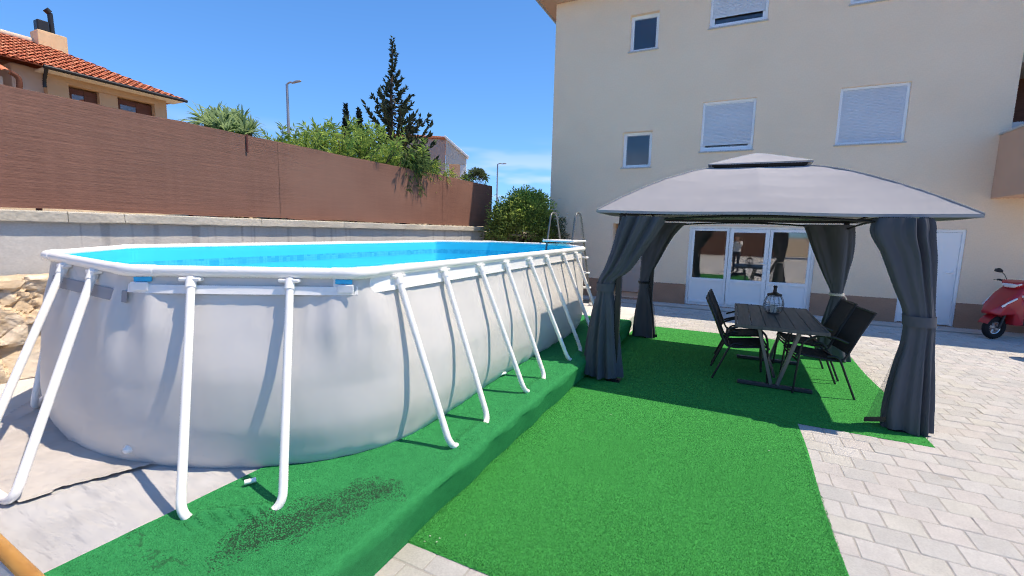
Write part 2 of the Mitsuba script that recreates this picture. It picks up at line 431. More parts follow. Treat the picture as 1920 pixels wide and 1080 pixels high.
add("walkway", rbox([-2.72 * S, 6.56 * S, -0.03], [9 * S, YF + 0.02, 0.022], 0.006), "m_walkway"); tagS("walkway")
Z1 = 0.142 * S                     # top of the terrace the pool stands on
add("terrace", rbox([-3.58 * S, 0.375 * S, -0.03], [-0.90 * S, 5.35 * S, Z1 - 0.012], 0.01), "m_slab"); tagS("terrace")


def pile(n, sample, zfun, h, w, dark, light, seed, nrm=None):
    """short fibres: one thin triangle each"""
    r = np.random.default_rng(seed)
    xy = sample(r, n); z = zfun(xy)
    a = r.uniform(0, 2 * np.pi, len(xy)); lean = r.uniform(0.1, 0.95, len(xy)) * h; hh = h * r.uniform(0.5, 1.0, len(xy))
    base = np.c_[xy, z]
    ww = w * r.uniform(0.7, 1.3, len(xy))
    sd = np.c_[-np.sin(a), np.cos(a), 0 * a] * ww[:, None] / 2
    tip = base + np.c_[np.cos(a) * lean, np.sin(a) * lean, hh]
    V = np.stack([base - sd, base + sd, tip], 1).reshape(-1, 3)
    F = np.arange(len(V)).reshape(-1, 3)
    t = np.clip(r.normal(0.5, 0.28, len(xy)), 0, 1)[:, None]
    c = np.array(dark) * (1 - t) + np.array(light) * t
    return trimesh.Trimesh(V, F, process=False), np.repeat(c, 3, 0)


def turf_sheet(R, z, seed):
    nx, ny = int((R[2] - R[0]) / 0.06), int((R[3] - R[1]) / 0.06)
    X, Y = np.meshgrid(np.linspace(R[0], R[2], nx), np.linspace(R[1], R[3], ny), indexing="ij")
    Z = z + 0.0008 * (meshkit.fbm(np.stack([X * 2, Y * 2, X * 0], -1), 3, seed) - 0.5)
    edge = np.minimum.reduce([X - R[0], R[2] - X, Y - R[1], R[3] - Y])
    Z = np.where(edge < 1e-6, 0.0, Z)
    X = X + np.where(np.abs(X - R[2]) < 1e-6, 0.010 * np.sin(Y * 3.1 + seed) , 0)
    return grid_mesh(np.stack([X, Y, Z], -1))


def near_sample(R):
    def f(r, n):
        x = r.uniform(R[0], R[2], n * 6); y = r.uniform(R[1], R[3], n * 6)
        d = np.hypot(np.hypot(x, y), S)
        keep = r.uniform(0, 1, n * 6) < np.clip((2.1 / d) ** 2.2, 0, 1)
        return np.c_[x, y][keep][:n]
    return f


for i, (R, lab, sd) in enumerate(((turf1, "bright green artificial turf in the sun beside the pool step", 1), (turf2, "artificial turf under the gazebo, mostly in its shade", 2))):
    key = add("artificial_turf", turf_sheet(R, 0.009, sd), "m_turf", smooth=True)
    tag(key, lab, "artificial turf", "green artificial turf laid on the paving")
    R2 = (R[0] + 0.004, R[1] + 0.004, R[2] - 0.004, R[3] - 0.004)
    m, c = pile(230000 if i == 0 else 120000, near_sample(R2), lambda xy: np.full(len(xy), 0.0075), 0.011, 0.0034, (0.028, 0.215, 0.040), (0.072, 0.375, 0.088), 5 + i)
    kp = add(key + "__pile", m, "m_pile", color=c); tag(kp, None, None, None, "stuff")

# green carpet over the step
prof = fillet(np.array([[-1.60, 0.1425], [-1.43, 0.149], [-1.20, 0.150], [-0.838, 0.148], [-0.868, 0.0]]) * S, np.array([0, .02, .02, .075, 0]), 9)
prof = resample(prof, 110, closed=False)
ys = np.arange(0.40 * S, 4.5 * S, 0.045)
P = np.zeros((len(prof), len(ys), 3))
X, Y = np.meshgrid(prof[:, 0], ys, indexing="ij")
Zp = np.repeat(prof[:, 1:2], len(ys), 1)
front = np.clip((X + 0.95 * S) / (0.1 * S), 0, 1)
X = X + front * (0.016 * (meshkit.fbm(np.stack([Zp * 0.8, Y * 2.6, 0 * Y], -1), 3, 9) - 0.5) + 0.007 * np.sin(Y * 9 + 2 * np.sin(Y * 2)) * (Zp < 0.2))
top = np.clip((Zp - 0.2) / 0.03, 0, 1)
Zp = Zp + top * 0.022 * (meshkit.fbm(np.stack([X * 2.2, Y * 2.2, 0 * Y], -1), 3, 12) - 0.5)
FEET = []                          # (a, b) hidden foot bars that lift the carpet (filled below)
CX, CY, CZ = X, Y, Zp

# ------------------------------------------------------------------ the pool
def hz(*a): return np.array(a) * S


RIM = {"P1": hz(-2.64, .855, .850), "P2": hz(-1.875, .815, .833), "P3": hz(-1.205, 1.205, .834), "R2": hz(-1.205, 3.93, .856),
       "F2": hz(-1.62, 4.60, .858), "F1": hz(-2.62, 4.76, .856), "L2": hz(-3.2, 4.43, .849), "L1": hz(-3.2, 1.40, .848)}
order = ["P1", "P2", "P3", "R2", "F2", "F1", "L2", "L1"]
corn = np.array([RIM[k] for k in order])
cen = corn.mean(0)
N = 720
top_loop = resample(fillet(corn, 0.07, 7, closed=True), N)


def outward(loop):
    t = np.roll(loop[:, :2], -1, 0) - np.roll(loop[:, :2], 1, 0)
    n = np.c_[t[:, 1], -t[:, 0]]
    n /= np.linalg.norm(n, axis=1, keepdims=True)
    if ((loop[:, :2] - cen[:2]) * n).sum(1).mean() < 0: n = -n
    return n


tn = outward(top_loop); tn = gaussian_filter1d(tn, 2, axis=0, mode="wrap"); tn /= np.linalg.norm(tn, axis=1, keepdims=True)
per = np.linalg.norm(np.diff(np.vstack([top_loop, top_loop[:1]]), axis=0), axis=1).sum()
sg = 0.42 / (per / N)
round_loop = gaussian_filter1d(top_loop, sg, axis=0, mode="wrap")
rn = outward(round_loop)
cid = [int(np.argmin(np.linalg.norm(top_loop - c, axis=1))) for c in corn]
near_c = np.min([np.abs((np.arange(N) - c + N // 2) % N - N // 2) for c in cid], axis=0) * per / N   # metres to the nearest corner
MZ = 56
sv = np.linspace(0, 1, MZ)
off = PchipInterpolator([0, .05, .12, .3, .55, .75, .9, .97, 1], [-.012, -.010, -.002, .045, .108, .118, .095, .065, .04])(sv)
bl = np.clip((sv - 0.10) / 0.50, 0, 1); bl = bl * bl * (3 - 2 * bl)
L = np.zeros((MZ, N, 3))
arc = np.arange(N) * per / N
endw = np.clip((2.5 * S - top_loop[:, 1]) / (1.45 * S), 0, 1); endw = gaussian_filter1d(endw * endw * (3 - 2 * endw), 12, mode="wrap")
for j, s in enumerate(sv):
    base = top_loop[:, :2] * (1 - bl[j]) + round_loop[:, :2] * bl[j]
    nn = tn * (1 - bl[j]) + rn * bl[j]; nn /= np.linalg.norm(nn, axis=1, keepdims=True)
    ztop = top_loop[:, 2] - 0.03
    z = ztop * (1 - s) + Z1 * s
    fold = np.clip(1 - s / 0.5, 0, 1) * (0.4 + 0.9 * np.exp(-near_c / 0.22)) * np.clip(s / 0.05, 0, 1)
    q = np.c_[arc * 15, np.full(N, s * 1.6), np.zeros(N)]
    w = 0.05 * (meshkit.fbm(q, 3, 31) - 0.5) * fold
    q2 = np.c_[arc * 1.6, np.full(N, s * 3.0), np.zeros(N) + 5]
    w = w + 0.012 * (meshkit.fbm(q2 * [1, .3, 1], 3, 17) - 0.5) * np.sin(np.pi * s)
    dent = -0.030 * np.exp(-(near_c / 0.07) ** 2) * np.exp(-((s - 0.22) / 0.16) ** 2) + 0.02 * np.exp(-((near_c - 0.14) / 0.06) ** 2) * np.exp(-((s - 0.22) / 0.16) ** 2)
    pucker = 0.03 * (meshkit.fbm(np.c_[arc * 7, np.full(N, s * 6), np.zeros(N) + 9], 2, 3) - 0.5) * np.clip((s - 0.88) / 0.10, 0, 1)
    o = off[j] + w + dent + pucker + endw * (0.11 * s ** 1.8 + .04 * np.sin(np.pi * min(1, s * 1.1)))
    L[j, :, :2] = base + nn * o[:, None]
    L[j, :, 2] = z
pool = "swimming_pool"
tag(pool, "large grey above-ground frame pool with white rim on the terrace", "pool")
add(pool + "__liner", grid_mesh(L[::-1], closed_v=True), "m_liner", smooth=True)
inner = np.stack([np.c_[top_loop[:, :2] - tn * 0.035, top_loop[:, 2] - 0.005],
                  np.c_[top_loop[:, :2] - tn * 0.04, top_loop[:, 2] - 0.09],
                  np.c_[top_loop[:, :2] * .6 + round_loop[:, :2] * .4 - tn * 0.03, top_loop[:, 2] * 0 + 0.9],
                  np.c_[round_loop[:, :2] + rn * 0.04, top_loop[:, 2] * 0 + 0.55],
                  np.c_[round_loop[:, :2] - rn * 0.1, top_loop[:, 2] * 0 + Z1 + 0.02]])
im = grid_mesh(inner, closed_v=True)
fl = trimesh.Trimesh(np.vstack([inner[-1], inner[-1].mean(0)]), np.array([[i, (i + 1) % N, N] for i in range(N)]), process=False)
kk = add(pool + "__basin", cat([im, fl]), "m_pool_blue", smooth=40); tag(kk, "bright blue inside of the pool")
# water: a sheet with ripples
WZ = float(corn[:, 2].min()) - 0.165
wp = Polygon(np.c_[top_loop[:, :2] - tn * 0.037])
gx = np.arange(-3.3 * S, -1.1 * S, 0.05); gy = np.arange(0.7 * S, 4.95 * S, 0.05)
import shapely
GX, GY = np.meshgrid(gx, gy, indexing="ij")
rip = 0.0020 * (meshkit.fbm(np.stack([GX * 1.8, GY * 1.8, 0 * GX], -1), 3, 3) - 0.5)
wm = grid_mesh(np.stack([GX, GY, WZ + rip], -1))
ins = shapely.contains_xy(wp.buffer(0.03), GX.ravel(), GY.ravel())
wm.update_faces(ins[wm.faces].all(1)); wm.remove_unreferenced_vertices()
add(pool + "__water", wm, "m_water", smooth=True)
# rails and corner pieces
for i in range(8):
    a, b = corn[i], corn[(i + 1) % 8]; d = (b - a) / np.linalg.norm(b - a)
    m = tube(np.array([a + d * 0.09, b - d * 0.09]), 0.033, 16)
    add(pool + "__rail", m, "m_white_tube", smooth=40)
    c, e = b, corn[(i + 2) % 8]; d2 = (e - c) / np.linalg.norm(e - c)
    add(pool + "__corner_joint", tube(fillet(np.array([b - d * 0.15, b, b + d2 * 0.15]), 0.13, 12), 0.036, 16), "m_white_tube", smooth=40)
# belt round the liner, white on the sunny panels, grey at the near end
def strip(i0, i1, s0, s1, out):
    ids = np.arange(i0, i1) % N
    j0, j1 = [np.interp(s, sv, np.arange(MZ)) for s in (s0, s1)]
    rows = []
    for jj in np.linspace(j0, j1, 4):
        j = int(jj); f = jj - j; q = L[j, ids] * (1 - f) + L[j + 1, ids] * f
        q = np.concatenate([gaussian_filter1d(q, 6, axis=0, mode="nearest")]); nn_ = tn[ids]
        rows.append(np.c_[q[:, :2] + nn_ * out, q[:, 2]])
    rows = np.array(rows)
    back = rows.copy(); back[..., :2] -= np.repeat(tn[ids][None], 4, 0) * 0.008
    return cat([grid_mesh(rows), grid_mesh(np.stack([rows[0], back[0]])), grid_mesh(np.stack([rows[-1], back[-1]]))])
c = cid
add(pool + "__belt", strip(c[1] - 3, c[2] + 3, .045, .088, .024), "m_white_belt", smooth=40)
add(pool + "__belt", strip(c[2] - 8, c[3], .0, .088, .020), "m_white_belt", smooth=40)
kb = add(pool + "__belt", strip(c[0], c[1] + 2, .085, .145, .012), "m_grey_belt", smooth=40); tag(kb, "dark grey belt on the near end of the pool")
for ci, sgn in ((1, 1), (2, -1)):
    b = corn[ci]; e = corn[2] if ci == 1 else corn[1]
    d = (e - b) / np.linalg.norm(e - b); nrm = np.array([-(d[1]) * -1, -d[0], 0]) if False else np.r_[tn[(c[1] + c[2]) // 2], 0]
    p0 = b + d * 0.03 + nrm * 0.008
    add(pool + "__strap", bar(p0 + [0, 0, -0.052], p0 + d * 0.10 + [0, 0, -0.050], 0.012, 0.028, 0.003), "m_strap")
    add(pool + "__corner_sleeve", bar(p0 + d * -0.01 + nrm * .012 + [0, 0, -0.092], p0 + d * 0.085 + nrm * .012 + [0, 0, -0.092], 0.014, 0.05, 0.003), "m_white_belt")


def leg_frame(topA, footA, footB, topB, bar_in=True):
    z = Z1 + 0.022
    pts = [topA, footA, footB, topB]
    rr = [0, 0.11, 0.11, 0]
    path = fillet(np.array(pts), np.array(rr), 9)
    key = add(pool + "__leg_frame", tube(path, 0.0225, 14), "m_white_tube", smooth=40)
    for tp, ft in ((topA, footA), (topB, footB)):
        d = (tp - ft) / np.linalg.norm(tp - ft)
        add(key + "__bracket", tube(np.array([tp - d * 0.07, tp - d * 0.005]), 0.029, 14), "m_white_tube", smooth=40)
        h_ = (topB - topA) * [1, 1, 0]; h_ /= np.linalg.norm(h_)
        add(key + "__cap", bar(tp - h_ * .062 - d * .012, tp + h_ * .062 - d * .012, .05, .022, .006), "m_white_tube")
    if bar_in: FEET.append((footA, footB))
    return key


def rim_at(a, b, t): return RIM[a] * (1 - t) + RIM[b] * t + np.array([0, 0, -0.035])


zf = Z1 + 0.001
zt_r = Z1 + 0.026
# long side: pairs of legs, by their distance along it
tops = [(1.41, 1.73), (2.06, 2.36), (2.70, 3.00), (3.36, 3.66)]
feet = [(1.40, 1.70), (2.10, 2.38), (2.80, 3.08), (3.44, 3.72)]
for (t0, t1), (f0, f1) in zip(tops, feet):
    q = lambda y: RIM["P3"] + (RIM["R2"] - RIM["P3"]) * (y * S - RIM["P3"][1]) / (RIM["R2"][1] - RIM["P3"][1]) + np.array([0.012, 0, -0.03])
    leg_frame(q(t0), np.array([-0.925 * S, f0 * S, zf]), np.array([-0.925 * S, f1 * S, zf]), q(t1))
off_n = np.r_[tn[(c[1] + c[2]) // 2], 0] * 0.012
leg_frame(rim_at("P2", "P3", .27) + off_n, hz(-1.365, .665, 0) + [0, 0, zf], hz(-1.155, .835, 0) + [0, 0, zf], rim_at("P2", "P3", .70) + off_n)
off_n = np.r_[tn[(c[0] + c[1] + 1) // 2], 0] * 0.012
leg_frame(rim_at("P1", "P2", .30) + off_n, hz(-2.19, .475, 0) + [0, 0, zt_r], hz(-1.865, .475, 0) + [0, 0, zt_r], rim_at("P1", "P2", .66) + off_n, False)
leg_frame(rim_at("L1", "P1", .35) + [-.02, -.02, 0], hz(-3.12, 1.02, 0) + [0, 0, zt_r], hz(-2.76, .80, 0) + [0, 0, zt_r], rim_at("L1", "P1", .80) + [-.02, -.02, 0], False)
Lp = L[int(MZ * .90), :, :] ; w_ = (Lp - EYE) @ FWD
dpx = np.where((w_ > .3) & (Lp[:, 1] < 1.2 * S), np.abs(960 + FPX * ((Lp - EYE) @ RIGHT) / np.maximum(w_, .1) - 240), 1e9); ip = int(np.argmin(dpx))
plug_n = np.r_[rn[ip], -.25]
plug = lathe([(0, .03), (.012, .028), (.02, .02), (.026, .004), (.03, -.004)], n=18)
plug.apply_transform(trimesh.geometry.align_vectors([0, 0, 1], plug_n / np.linalg.norm(plug_n))); plug.apply_translation(Lp[ip])
add(pool + "__drain_plug", plug, "m_white_tube", smooth=50)

# carpet: lifted where the foot bars lie under it
for a, b in FEET:
    ab = (b - a)[:2]; L2 = ab @ ab
    t = np.clip(((CX - a[0]) * ab[0] + (CY - a[1]) * ab[1]) / L2, 0.22, 0.78)
    d = np.hypot(CX - a[0] - t * ab[0], CY - a[1] - t * ab[1])
    CZ = CZ + 0.036 * np.exp(-(d / 0.055) ** 2) * (CZ > 0.15)
cm = grid_mesh(np.stack([CX, CY, CZ], -1))
cut = (CX.ravel() < -1.44 * S)
cm.update_faces(~cut[cm.faces].any(1)); cm.remove_unreferenced_vertices()
add("step_carpet", cm, "m_carpet", smooth=True); tag("step_carpet", "darker green carpet draped over the long step, with a patch of black crumbs", "carpet")
from scipy.interpolate import RegularGridInterpolator


def carpet_sample(r, n):
    x = r.uniform(-1.43 * S, -0.86 * S, n * 6); y = r.uniform(0.42 * S, 3.4 * S, n * 6)
    d = np.hypot(np.hypot(x, y), S); keep = r.uniform(0, 1, n * 6) < np.clip((1.9 / d) ** 2.2, 0, 1)
    return np.c_[x, y][keep][:n]


from scipy.spatial import cKDTree
ck = cKDTree(np.c_[CX.ravel(), CY.ravel()][CZ.ravel() > 0.2]); cz = CZ.ravel()[CZ.ravel() > 0.2]


def carpet_z(xy):
    d, i = ck.query(xy, k=3); w = 1 / (d + 1e-4); return (cz[i] * w).sum(1) / w.sum(1) - 0.003


m, cc = pile(150000, carpet_sample, carpet_z, 0.009, 0.0030, (0.012, 0.135, 0.040), (0.048, 0.33, 0.105), 21)
bx = m.vertices[::3]; ax_, bx_ = np.array([-1.66, 1.80]), np.array([-1.93, 1.20])
t = np.clip(((bx[:, :2] - ax_) @ (bx_ - ax_)) / ((bx_ - ax_) @ (bx_ - ax_)), 0, 1)
d = np.linalg.norm(bx[:, :2] - ax_ - t[:, None] * (bx_ - ax_), axis=1)
e = 0.105 + 0.17 * (meshkit.fbm(np.c_[bx[:, :2] * 7, bx[:, :1] * 0], 3, 5) - 0.5)
blk = (d < e) & (rng.uniform(0, 1, len(d)) < 0.60)
cc[np.repeat(blk, 3)] = (0.016, 0.036, 0.022)
kp = add("step_carpet__pile", m, "m_pile", color=cc); tag(kp, None, None, None, "stuff")

for (xa, ya_), (xb, yb__) in (((458, 905), (480, 899)), ((912, 709), (948, 699)), ((975, 657), (992, 653)), ((1000, 650), (1005, 649))):
    a_, b_ = at_z(xa, ya_, .158 * S + .012), at_z(xb, yb__, .158 * S + .012)
    add(pool + "__strut", tube(np.array([a_, b_]), .014, 10), "m_white_tube", smooth=40)
# ground sheet and the folded piece by the near leg
def sheet(poly, z, amp, fx, fy, seed, step=0.03, ridge=None):
    x0, y0, x1, y1 = poly.bounds
    gx = np.arange(x0, x1 + step, step); gy = np.arange(y0, y1 + step, step)
    X, Y = np.meshgrid(gx, gy, indexing="ij")
    Z = z + amp * (meshkit.fbm(np.stack([X * fx, Y * fy, 0 * X], -1), 4, seed) - 0.3)
    if ridge is not None: Z = Z + ridge(X, Y)
    m = grid_mesh(np.stack([X, Y, np.maximum(Z, z - 0.003)], -1))
    ok = shapely.contains_xy(poly, X.ravel(), Y.ravel())
    m.update_faces(ok[m.faces].all(1)); m.remove_unreferenced_vertices()
    return m


gp = Polygon(np.array([(-1.42, .385), (-1.42, 1.3), (-1.05, 1.18), (-1.05, 1.5), (-1.3, 1.6), (-3.1, 2.2), (-3.1, .95), (-2.5, .44), (-2.2, .385)]) * S)
wr = lambda X, Y: 0.013 * np.maximum(0, np.sin(Y * 46 + 3 * meshkit.noise(np.stack([X * 3, Y * 3, 0 * X], -1), 2)) - 0.55) * (X > -1.9 * S)
add("ground_sheet", sheet(gp, Z1 - 0.006, 0.022, 3, 9, 41, ridge=wr), "m_tarp", smooth=True); tag("ground_sheet", "pale grey ground sheet spread under the near end of the pool", "tarpaulin")
fp = Polygon(np.array([(-1.76, .84), (-1.82, .70), (-1.885, .60), (-1.87, .50), (-2.05, .45), (-2.5, .55), (-2.75, .80), (-2.6, 1.1), (-1.9, 1.1)]) * S)
fm = sheet(fp.buffer(0.02), Z1 + 0.012, 0.05, 5, 5, 44, 0.022)
add("folded_sheet", cat([fm]), "m_tarp_dark", smooth=True); tag("folded_sheet", "crumpled darker sheet lying by the two legs at the near pool end", "tarpaulin")
pa, pb = at_z(0, 1024, Z1 + .02), at_z(62, 1085, Z1 + .02)
pd = (pb - pa) / np.linalg.norm(pb - pa)
add("edge_pole", tube(np.array([pa - pd * 1.2, pb + pd * 0.16]), 0.028, 16), "m_bronze", smooth=40)
tag("edge_pole", "bronze brown pole lying along the near edge of the terrace", "pole")

# ------------------------------------------------------------------ retaining wall, rock, privacy fence
XW = -3.6 * S
y0w, y1w = -1.5 * S, 6.36 * S
zc0, zc1 = 0.985 * S, 1.050 * S
tag("retaining_wall", "streaked grey concrete retaining wall with a projecting stone coping behind the pool", "wall")
wy = np.arange(y0w, y1w + 0.01, 0.12); wz = np.arange(-0.1, zc0 + 0.001, 0.12)
WYg, WZg = np.meshgrid(wy, np.r_[wz, zc0], indexing="ij")
P = np.stack([XW + 0.012 * (meshkit.fbm(np.stack([WYg * 2, WZg * 2, 0 * WYg], -1), 3, 8) - 0.5), WYg, WZg], -1)
add("retaining_wall__wall", cat([grid_mesh(P), rbox([XW - 0.30, y0w, -0.1], [XW - 0.02, y1w, zc0], 0)]), "m_concrete", smooth=30)
cuts = [y0w, -0.6 * S, 0.30 * S, 1.27 * S, 1.55 * S, 2.5 * S, 3.4 * S, 4.35 * S, 5.4 * S, 6.42 * S]
for a, b in zip(cuts[:-1], cuts[1:]):
    n = max(4, int((b - a) / 0.05)); yy = np.linspace(a + 0.003, b - 0.003, n)
    ring = np.array([(-0.34, 0), (0.062, 0), (0.070, 0.010), (0.070, zc1 - zc0 - 0.012), (0.060, zc1 - zc0), (-0.34, zc1 - zc0)])
    P = np.zeros((n, 6, 3)); P[..., 0] = XW + ring[:, 0]; P[..., 1] = yy[:, None]; P[..., 2] = zc0 + 0.001 + ring[:, 1]
    w = meshkit.fbm(np.stack([P[..., 1] * 6, P[..., 2] * 9, P[..., 0] * 3], -1), 3, 13) - 0.5
    P[:, 1:5, 0] += 0.022 * w[:, 1:5]; P[:, 1:3, 2] += 0.020 * w[:, 1:3]; P[:, 3:5, 2] += 0.006 * w[:, 3:5]
    m = grid_mesh(P, closed_v=True)
    capf = [trimesh.Trimesh(P[k], [[0, 1, 2], [0, 2, 3], [0, 3, 4], [0, 4, 5]], process=False) for k in (0, -1)]
    add("retaining_wall__coping_stone", cat([m] + capf), "m_coping", smooth=30)
# bedrock showing under the wall at the near end
ry, rz = np.arange(-1.2 * S, 3.4 * S, 0.022), np.arange(0.02, 0.70 * S, 0.022)
RY, RZ = np.meshgrid(ry, rz, indexing="ij")
q = np.stack([RY, RZ, 0 * RY], -1)
# angular blocks: each voronoi-like cell pushed out by its own amount
cr = np.random.default_rng(4)
cells = np.c_[cr.uniform(-1.3 * S, 3.5 * S, 130), cr.uniform(0, 0.75 * S, 130)]
dd, ii = cKDTree(cells * [1, 1.5]).query(np.stack([RY.ravel() + 0.05 * (meshkit.fbm(q * 6, 3, 2).ravel() - .5), RZ.ravel() * 1.5], -1), k=2)
push = cr.uniform(0, 0.13, 130)[ii[:, 0]]; tilt = cr.uniform(-0.35, 0.35, (130, 2))[ii[:, 0]]
rel = np.stack([RY.ravel(), RZ.ravel()], -1) - cells[ii[:, 0]]
crack = np.clip((dd[:, 1] - dd[:, 0]) / 0.03, 0, 1)
prot = 0.05 + push * .75 + (tilt * rel).sum(1) - 0.035 * (1 - crack)
prot = prot.reshape(RY.shape) + 0.07 * meshkit.fbm(q * 5, 4, 6) + 0.22 * np.clip(1 - RZ / (0.7 * S), 0, 1)
topz = RZ + 0.05 * (meshkit.fbm(q * [3, 0, 0] + 4, 3, 7) - 0.5) * (RZ > 0.5 * S)
P = np.stack([XW + prot * np.clip((0.70 * S - RZ) / 0.05, 0, 1) ** 0.4, RY, topz], -1)
add("rock_face", grid_mesh(P), "m_rock", smooth=25); tag("rock_face", "tawny cracked rock face under the concrete wall left of the pool", "rock")

# brown woven screen along the wall
XF = XW - 0.10
zf0, zf1 = 1.062 * S, 1.728 * S
tag("privacy_fence", "long reddish brown woven privacy screen on top of the concrete wall", "fence")
edges = [-1.4 * S, 0.55 * S, 1.49 * S, 2.75 * S, 4.0 * S, 5.25 * S, 6.66 * S]
for k, (a, b) in enumerate(zip(edges[:-1], edges[1:])):
    fy = np.linspace(a, b + 0.01, max(6, int((b - a) / 0.05))); fz = np.linspace(0, 1, 40)
    FY, FZ = np.meshgrid(fy, fz, indexing="ij")
    zt = zf1 + 0.018 * (meshkit.fbm(np.stack([FY * 1.4, 0 * FY, 0 * FY], -1), 3, 21) - 0.5) + 0.006 * (meshkit.noise(np.stack([FY * 14, 0 * FY, 0 * FY], -1), 5) - .5)
    zb = zf0 + 0.030 * (meshkit.fbm(np.stack([FY * 2.4, 0 * FY + 7, 0 * FY], -1), 3, 22) - 0.5)
    Z = zb * (1 - FZ) + zt * FZ
    X = XF + (k % 2) * 0.006 + 0.030 * (meshkit.fbm(np.stack([FY * 1.3, Z * 1.5, 0 * Z], -1), 3, 23) - 0.5) * np.minimum(1, 4 * FZ * (1 - FZ)) ** .5 + 0.0012 * np.sin(Z * 95 + 2 * meshkit.noise(np.stack([FY * 2, Z * 4, 0 * Z], -1), 9))
    add("privacy_fence__panel", grid_mesh(np.stack([X, FY, Z], -1)), "m_fence", smooth=True)
for y in np.arange(-1.3, 6.7, 0.83):
    add("privacy_fence__post", rbox([XF - 0.07, y * S - 0.02, zc1], [XF - 0.03, y * S + 0.02, zf1 - 0.03], 0.004), "m_fence_trim")
for z in (zf0 + 0.12, (zf0 + zf1) / 2, zf1 - 0.06):
    add("privacy_fence__rail", rbox([XF - 0.105, -1.4 * S, z - 0.018], [XF - 0.071, 6.66 * S, z + 0.018], 0.004), "m_fence_trim")
yt = float(at_x(463, 255, XF + 0.02)[1])
add("privacy_fence__strap", rbox([XF + 0.012, yt - 0.012, zf1 - 0.24], [XF + 0.022, yt + 0.012, zf1 + 0.012], 0.002), "m_fence_trim")
# raised garden behind the wall
n = 60
hx = np.concatenate([np.linspace(XW - 0.28, -18 * S, n), np.linspace(-20 * S, -160, 12)]); hy = np.concatenate([np.linspace(-40, 60, 80), np.linspace(66, 320, 20)])
HX, HY = np.meshgrid(hx, hy, indexing="ij")
HZ = 1.0 * S + 0.05 * np.clip(-HX - 6, 0, 14) + 0.028 * np.clip(-HX - 20, 0, 200) + 0.25 * (meshkit.fbm(np.stack([HX * .3, HY * .3, 0 * HX], -1), 3, 3) - 0.5) * np.clip(-HX - 6.4, 0, 1)
add("terrain", grid_mesh(np.stack([HX, HY, HZ], -1)), "m_soil", smooth=True); tagS("terrain")
# low gate between the wall's end and the house
gy_ = 6.45 * S
tag("garden_gate", "low weathered plank gate under a grey stone cap, beside the end of the wall", "gate")
gl, gr = at_y(884, 430, gy_)[0], at_y(1010, 430, gy_)[0]
gt = float(at_y(900, 437, gy_)[2])
add("garden_gate__cap", rbox([gl - 0.02, gy_ - 0.14, gt - 0.055], [gr, gy_ + 0.2, gt], 0.01), "m_coping")
mat("m_grey_wood", lambda p, n, uv: mix((0.20, 0.135, 0.085), (0.33, 0.25, 0.17), fbm(p.x * 25, p.y * 20, p.z * 2, 3)), 0.8, 0.15)
for k in range(9):
    xa = gl + 0.06 + k * 0.125
    if xa + 0.11 > gr: break
    add("garden_gate__plank", rbox([xa, gy_ - 0.03, 0.05], [xa + 0.112, gy_ - 0.008, gt - 0.10 - 0.015 * (k % 2)], 0.004), "m_grey_wood")
add("garden_gate__post", rbox([gl - 0.01, gy_ - 0.05, 0], [gl + 0.05, gy_ + 0.05, gt - 0.057], 0.006), "m_black")

# ------------------------------------------------------------------ the house
HXL, HXR, HTOP, HBACK = -2.70 * S, 6.0 * S, 4.44 * S, 13.0 * S
holes = []


def hole(x0, x1, z0, z1): holes.append((x0 * S, x1 * S, z0 * S, z1 * S)); return holes[-1]


W_small = [hole(-1.563, -1.165, 3.585, 4.085), hole(-1.585, -1.165, 1.965, 2.475)]
W_big = [hole(-0.520, 0.127, 2.140, 2.797), hole(1.022, 1.695, 2.140, 2.812), hole(-0.515, 0.170, 3.735, 4.39), hole(1.022, 1.695, 3.750, 4.395)]
D_tri = hole(-0.577, 0.945, 0.016, 1.138)
D_right = hole(1.815, 2.358, 0.018, 1.138)
D_porch = hole(-1.665, -1.085, 0.016, 1.15)
LOG = hole(2.590, 4.6, 2.06, 3.05)
wallpoly = sbox(HXL, 0.30 * S, HXR, HTOP).difference(unary_union([sbox(a, c_, b, d_) for a, b, c_, d_ in holes]))
plpoly = sbox(HXL - 0.008, 0.0, HXR, 0.30 * S).difference(unary_union([sbox(a, c_, b, d_) for a, b, c_, d_ in holes]))


def facade_mesh(poly, front, depth):
    ms = []
    for g in getattr(poly, "geoms", [poly]):
        m = trimesh.creation.extrude_polygon(g, depth, engine="earcut")
        v = m.vertices.copy(); m = trimesh.Trimesh(np.c_[v[:, 0], front + depth - v[:, 2], v[:, 1]], m.faces, process=False)
        ms.append(m)
    return cat(ms)


tag("house", "cream plastered apartment house with roller shutters behind the gazebo", "house")
add("house__wall", cat([facade_mesh(wallpoly, YF, 0.32), rbox([HXL, YF + 0.321, 0], [HXL + 0.3, HBACK, HTOP], 0), rbox([HXR - 0.3, YF + 0.321, 0], [HXR, HBACK, HTOP], 0),
                        rbox([HXL + 0.301, HBACK - 0.3, 0], [HXR - 0.301, HBACK, HTOP], 0)]), "m_facade")
add("house__plinth", facade_mesh(plpoly, YF - 0.016, 0.335), "m_plinth")
add("house__interior", cat([rbox([HXL + 0.31, YF + 4.0, 0.02], [HXR - 0.31, YF + 4.1, HTOP - 0.02], 0), rbox([HXL + 0.31, YF + 0.325, 1.30 * S], [HXR - 0.31, YF + 4.0, 1.42 * S], 0),
                            rbox([HXL + 0.31, YF + 0.325, 2.95 * S], [HXR - 0.31, YF + 4.0, 3.06 * S], 0), rbox([HXL + 0.31, YF + 0.33, 0.0], [HXR - 0.31, YF + 4.0, 0.014], 0)]), "m_room")


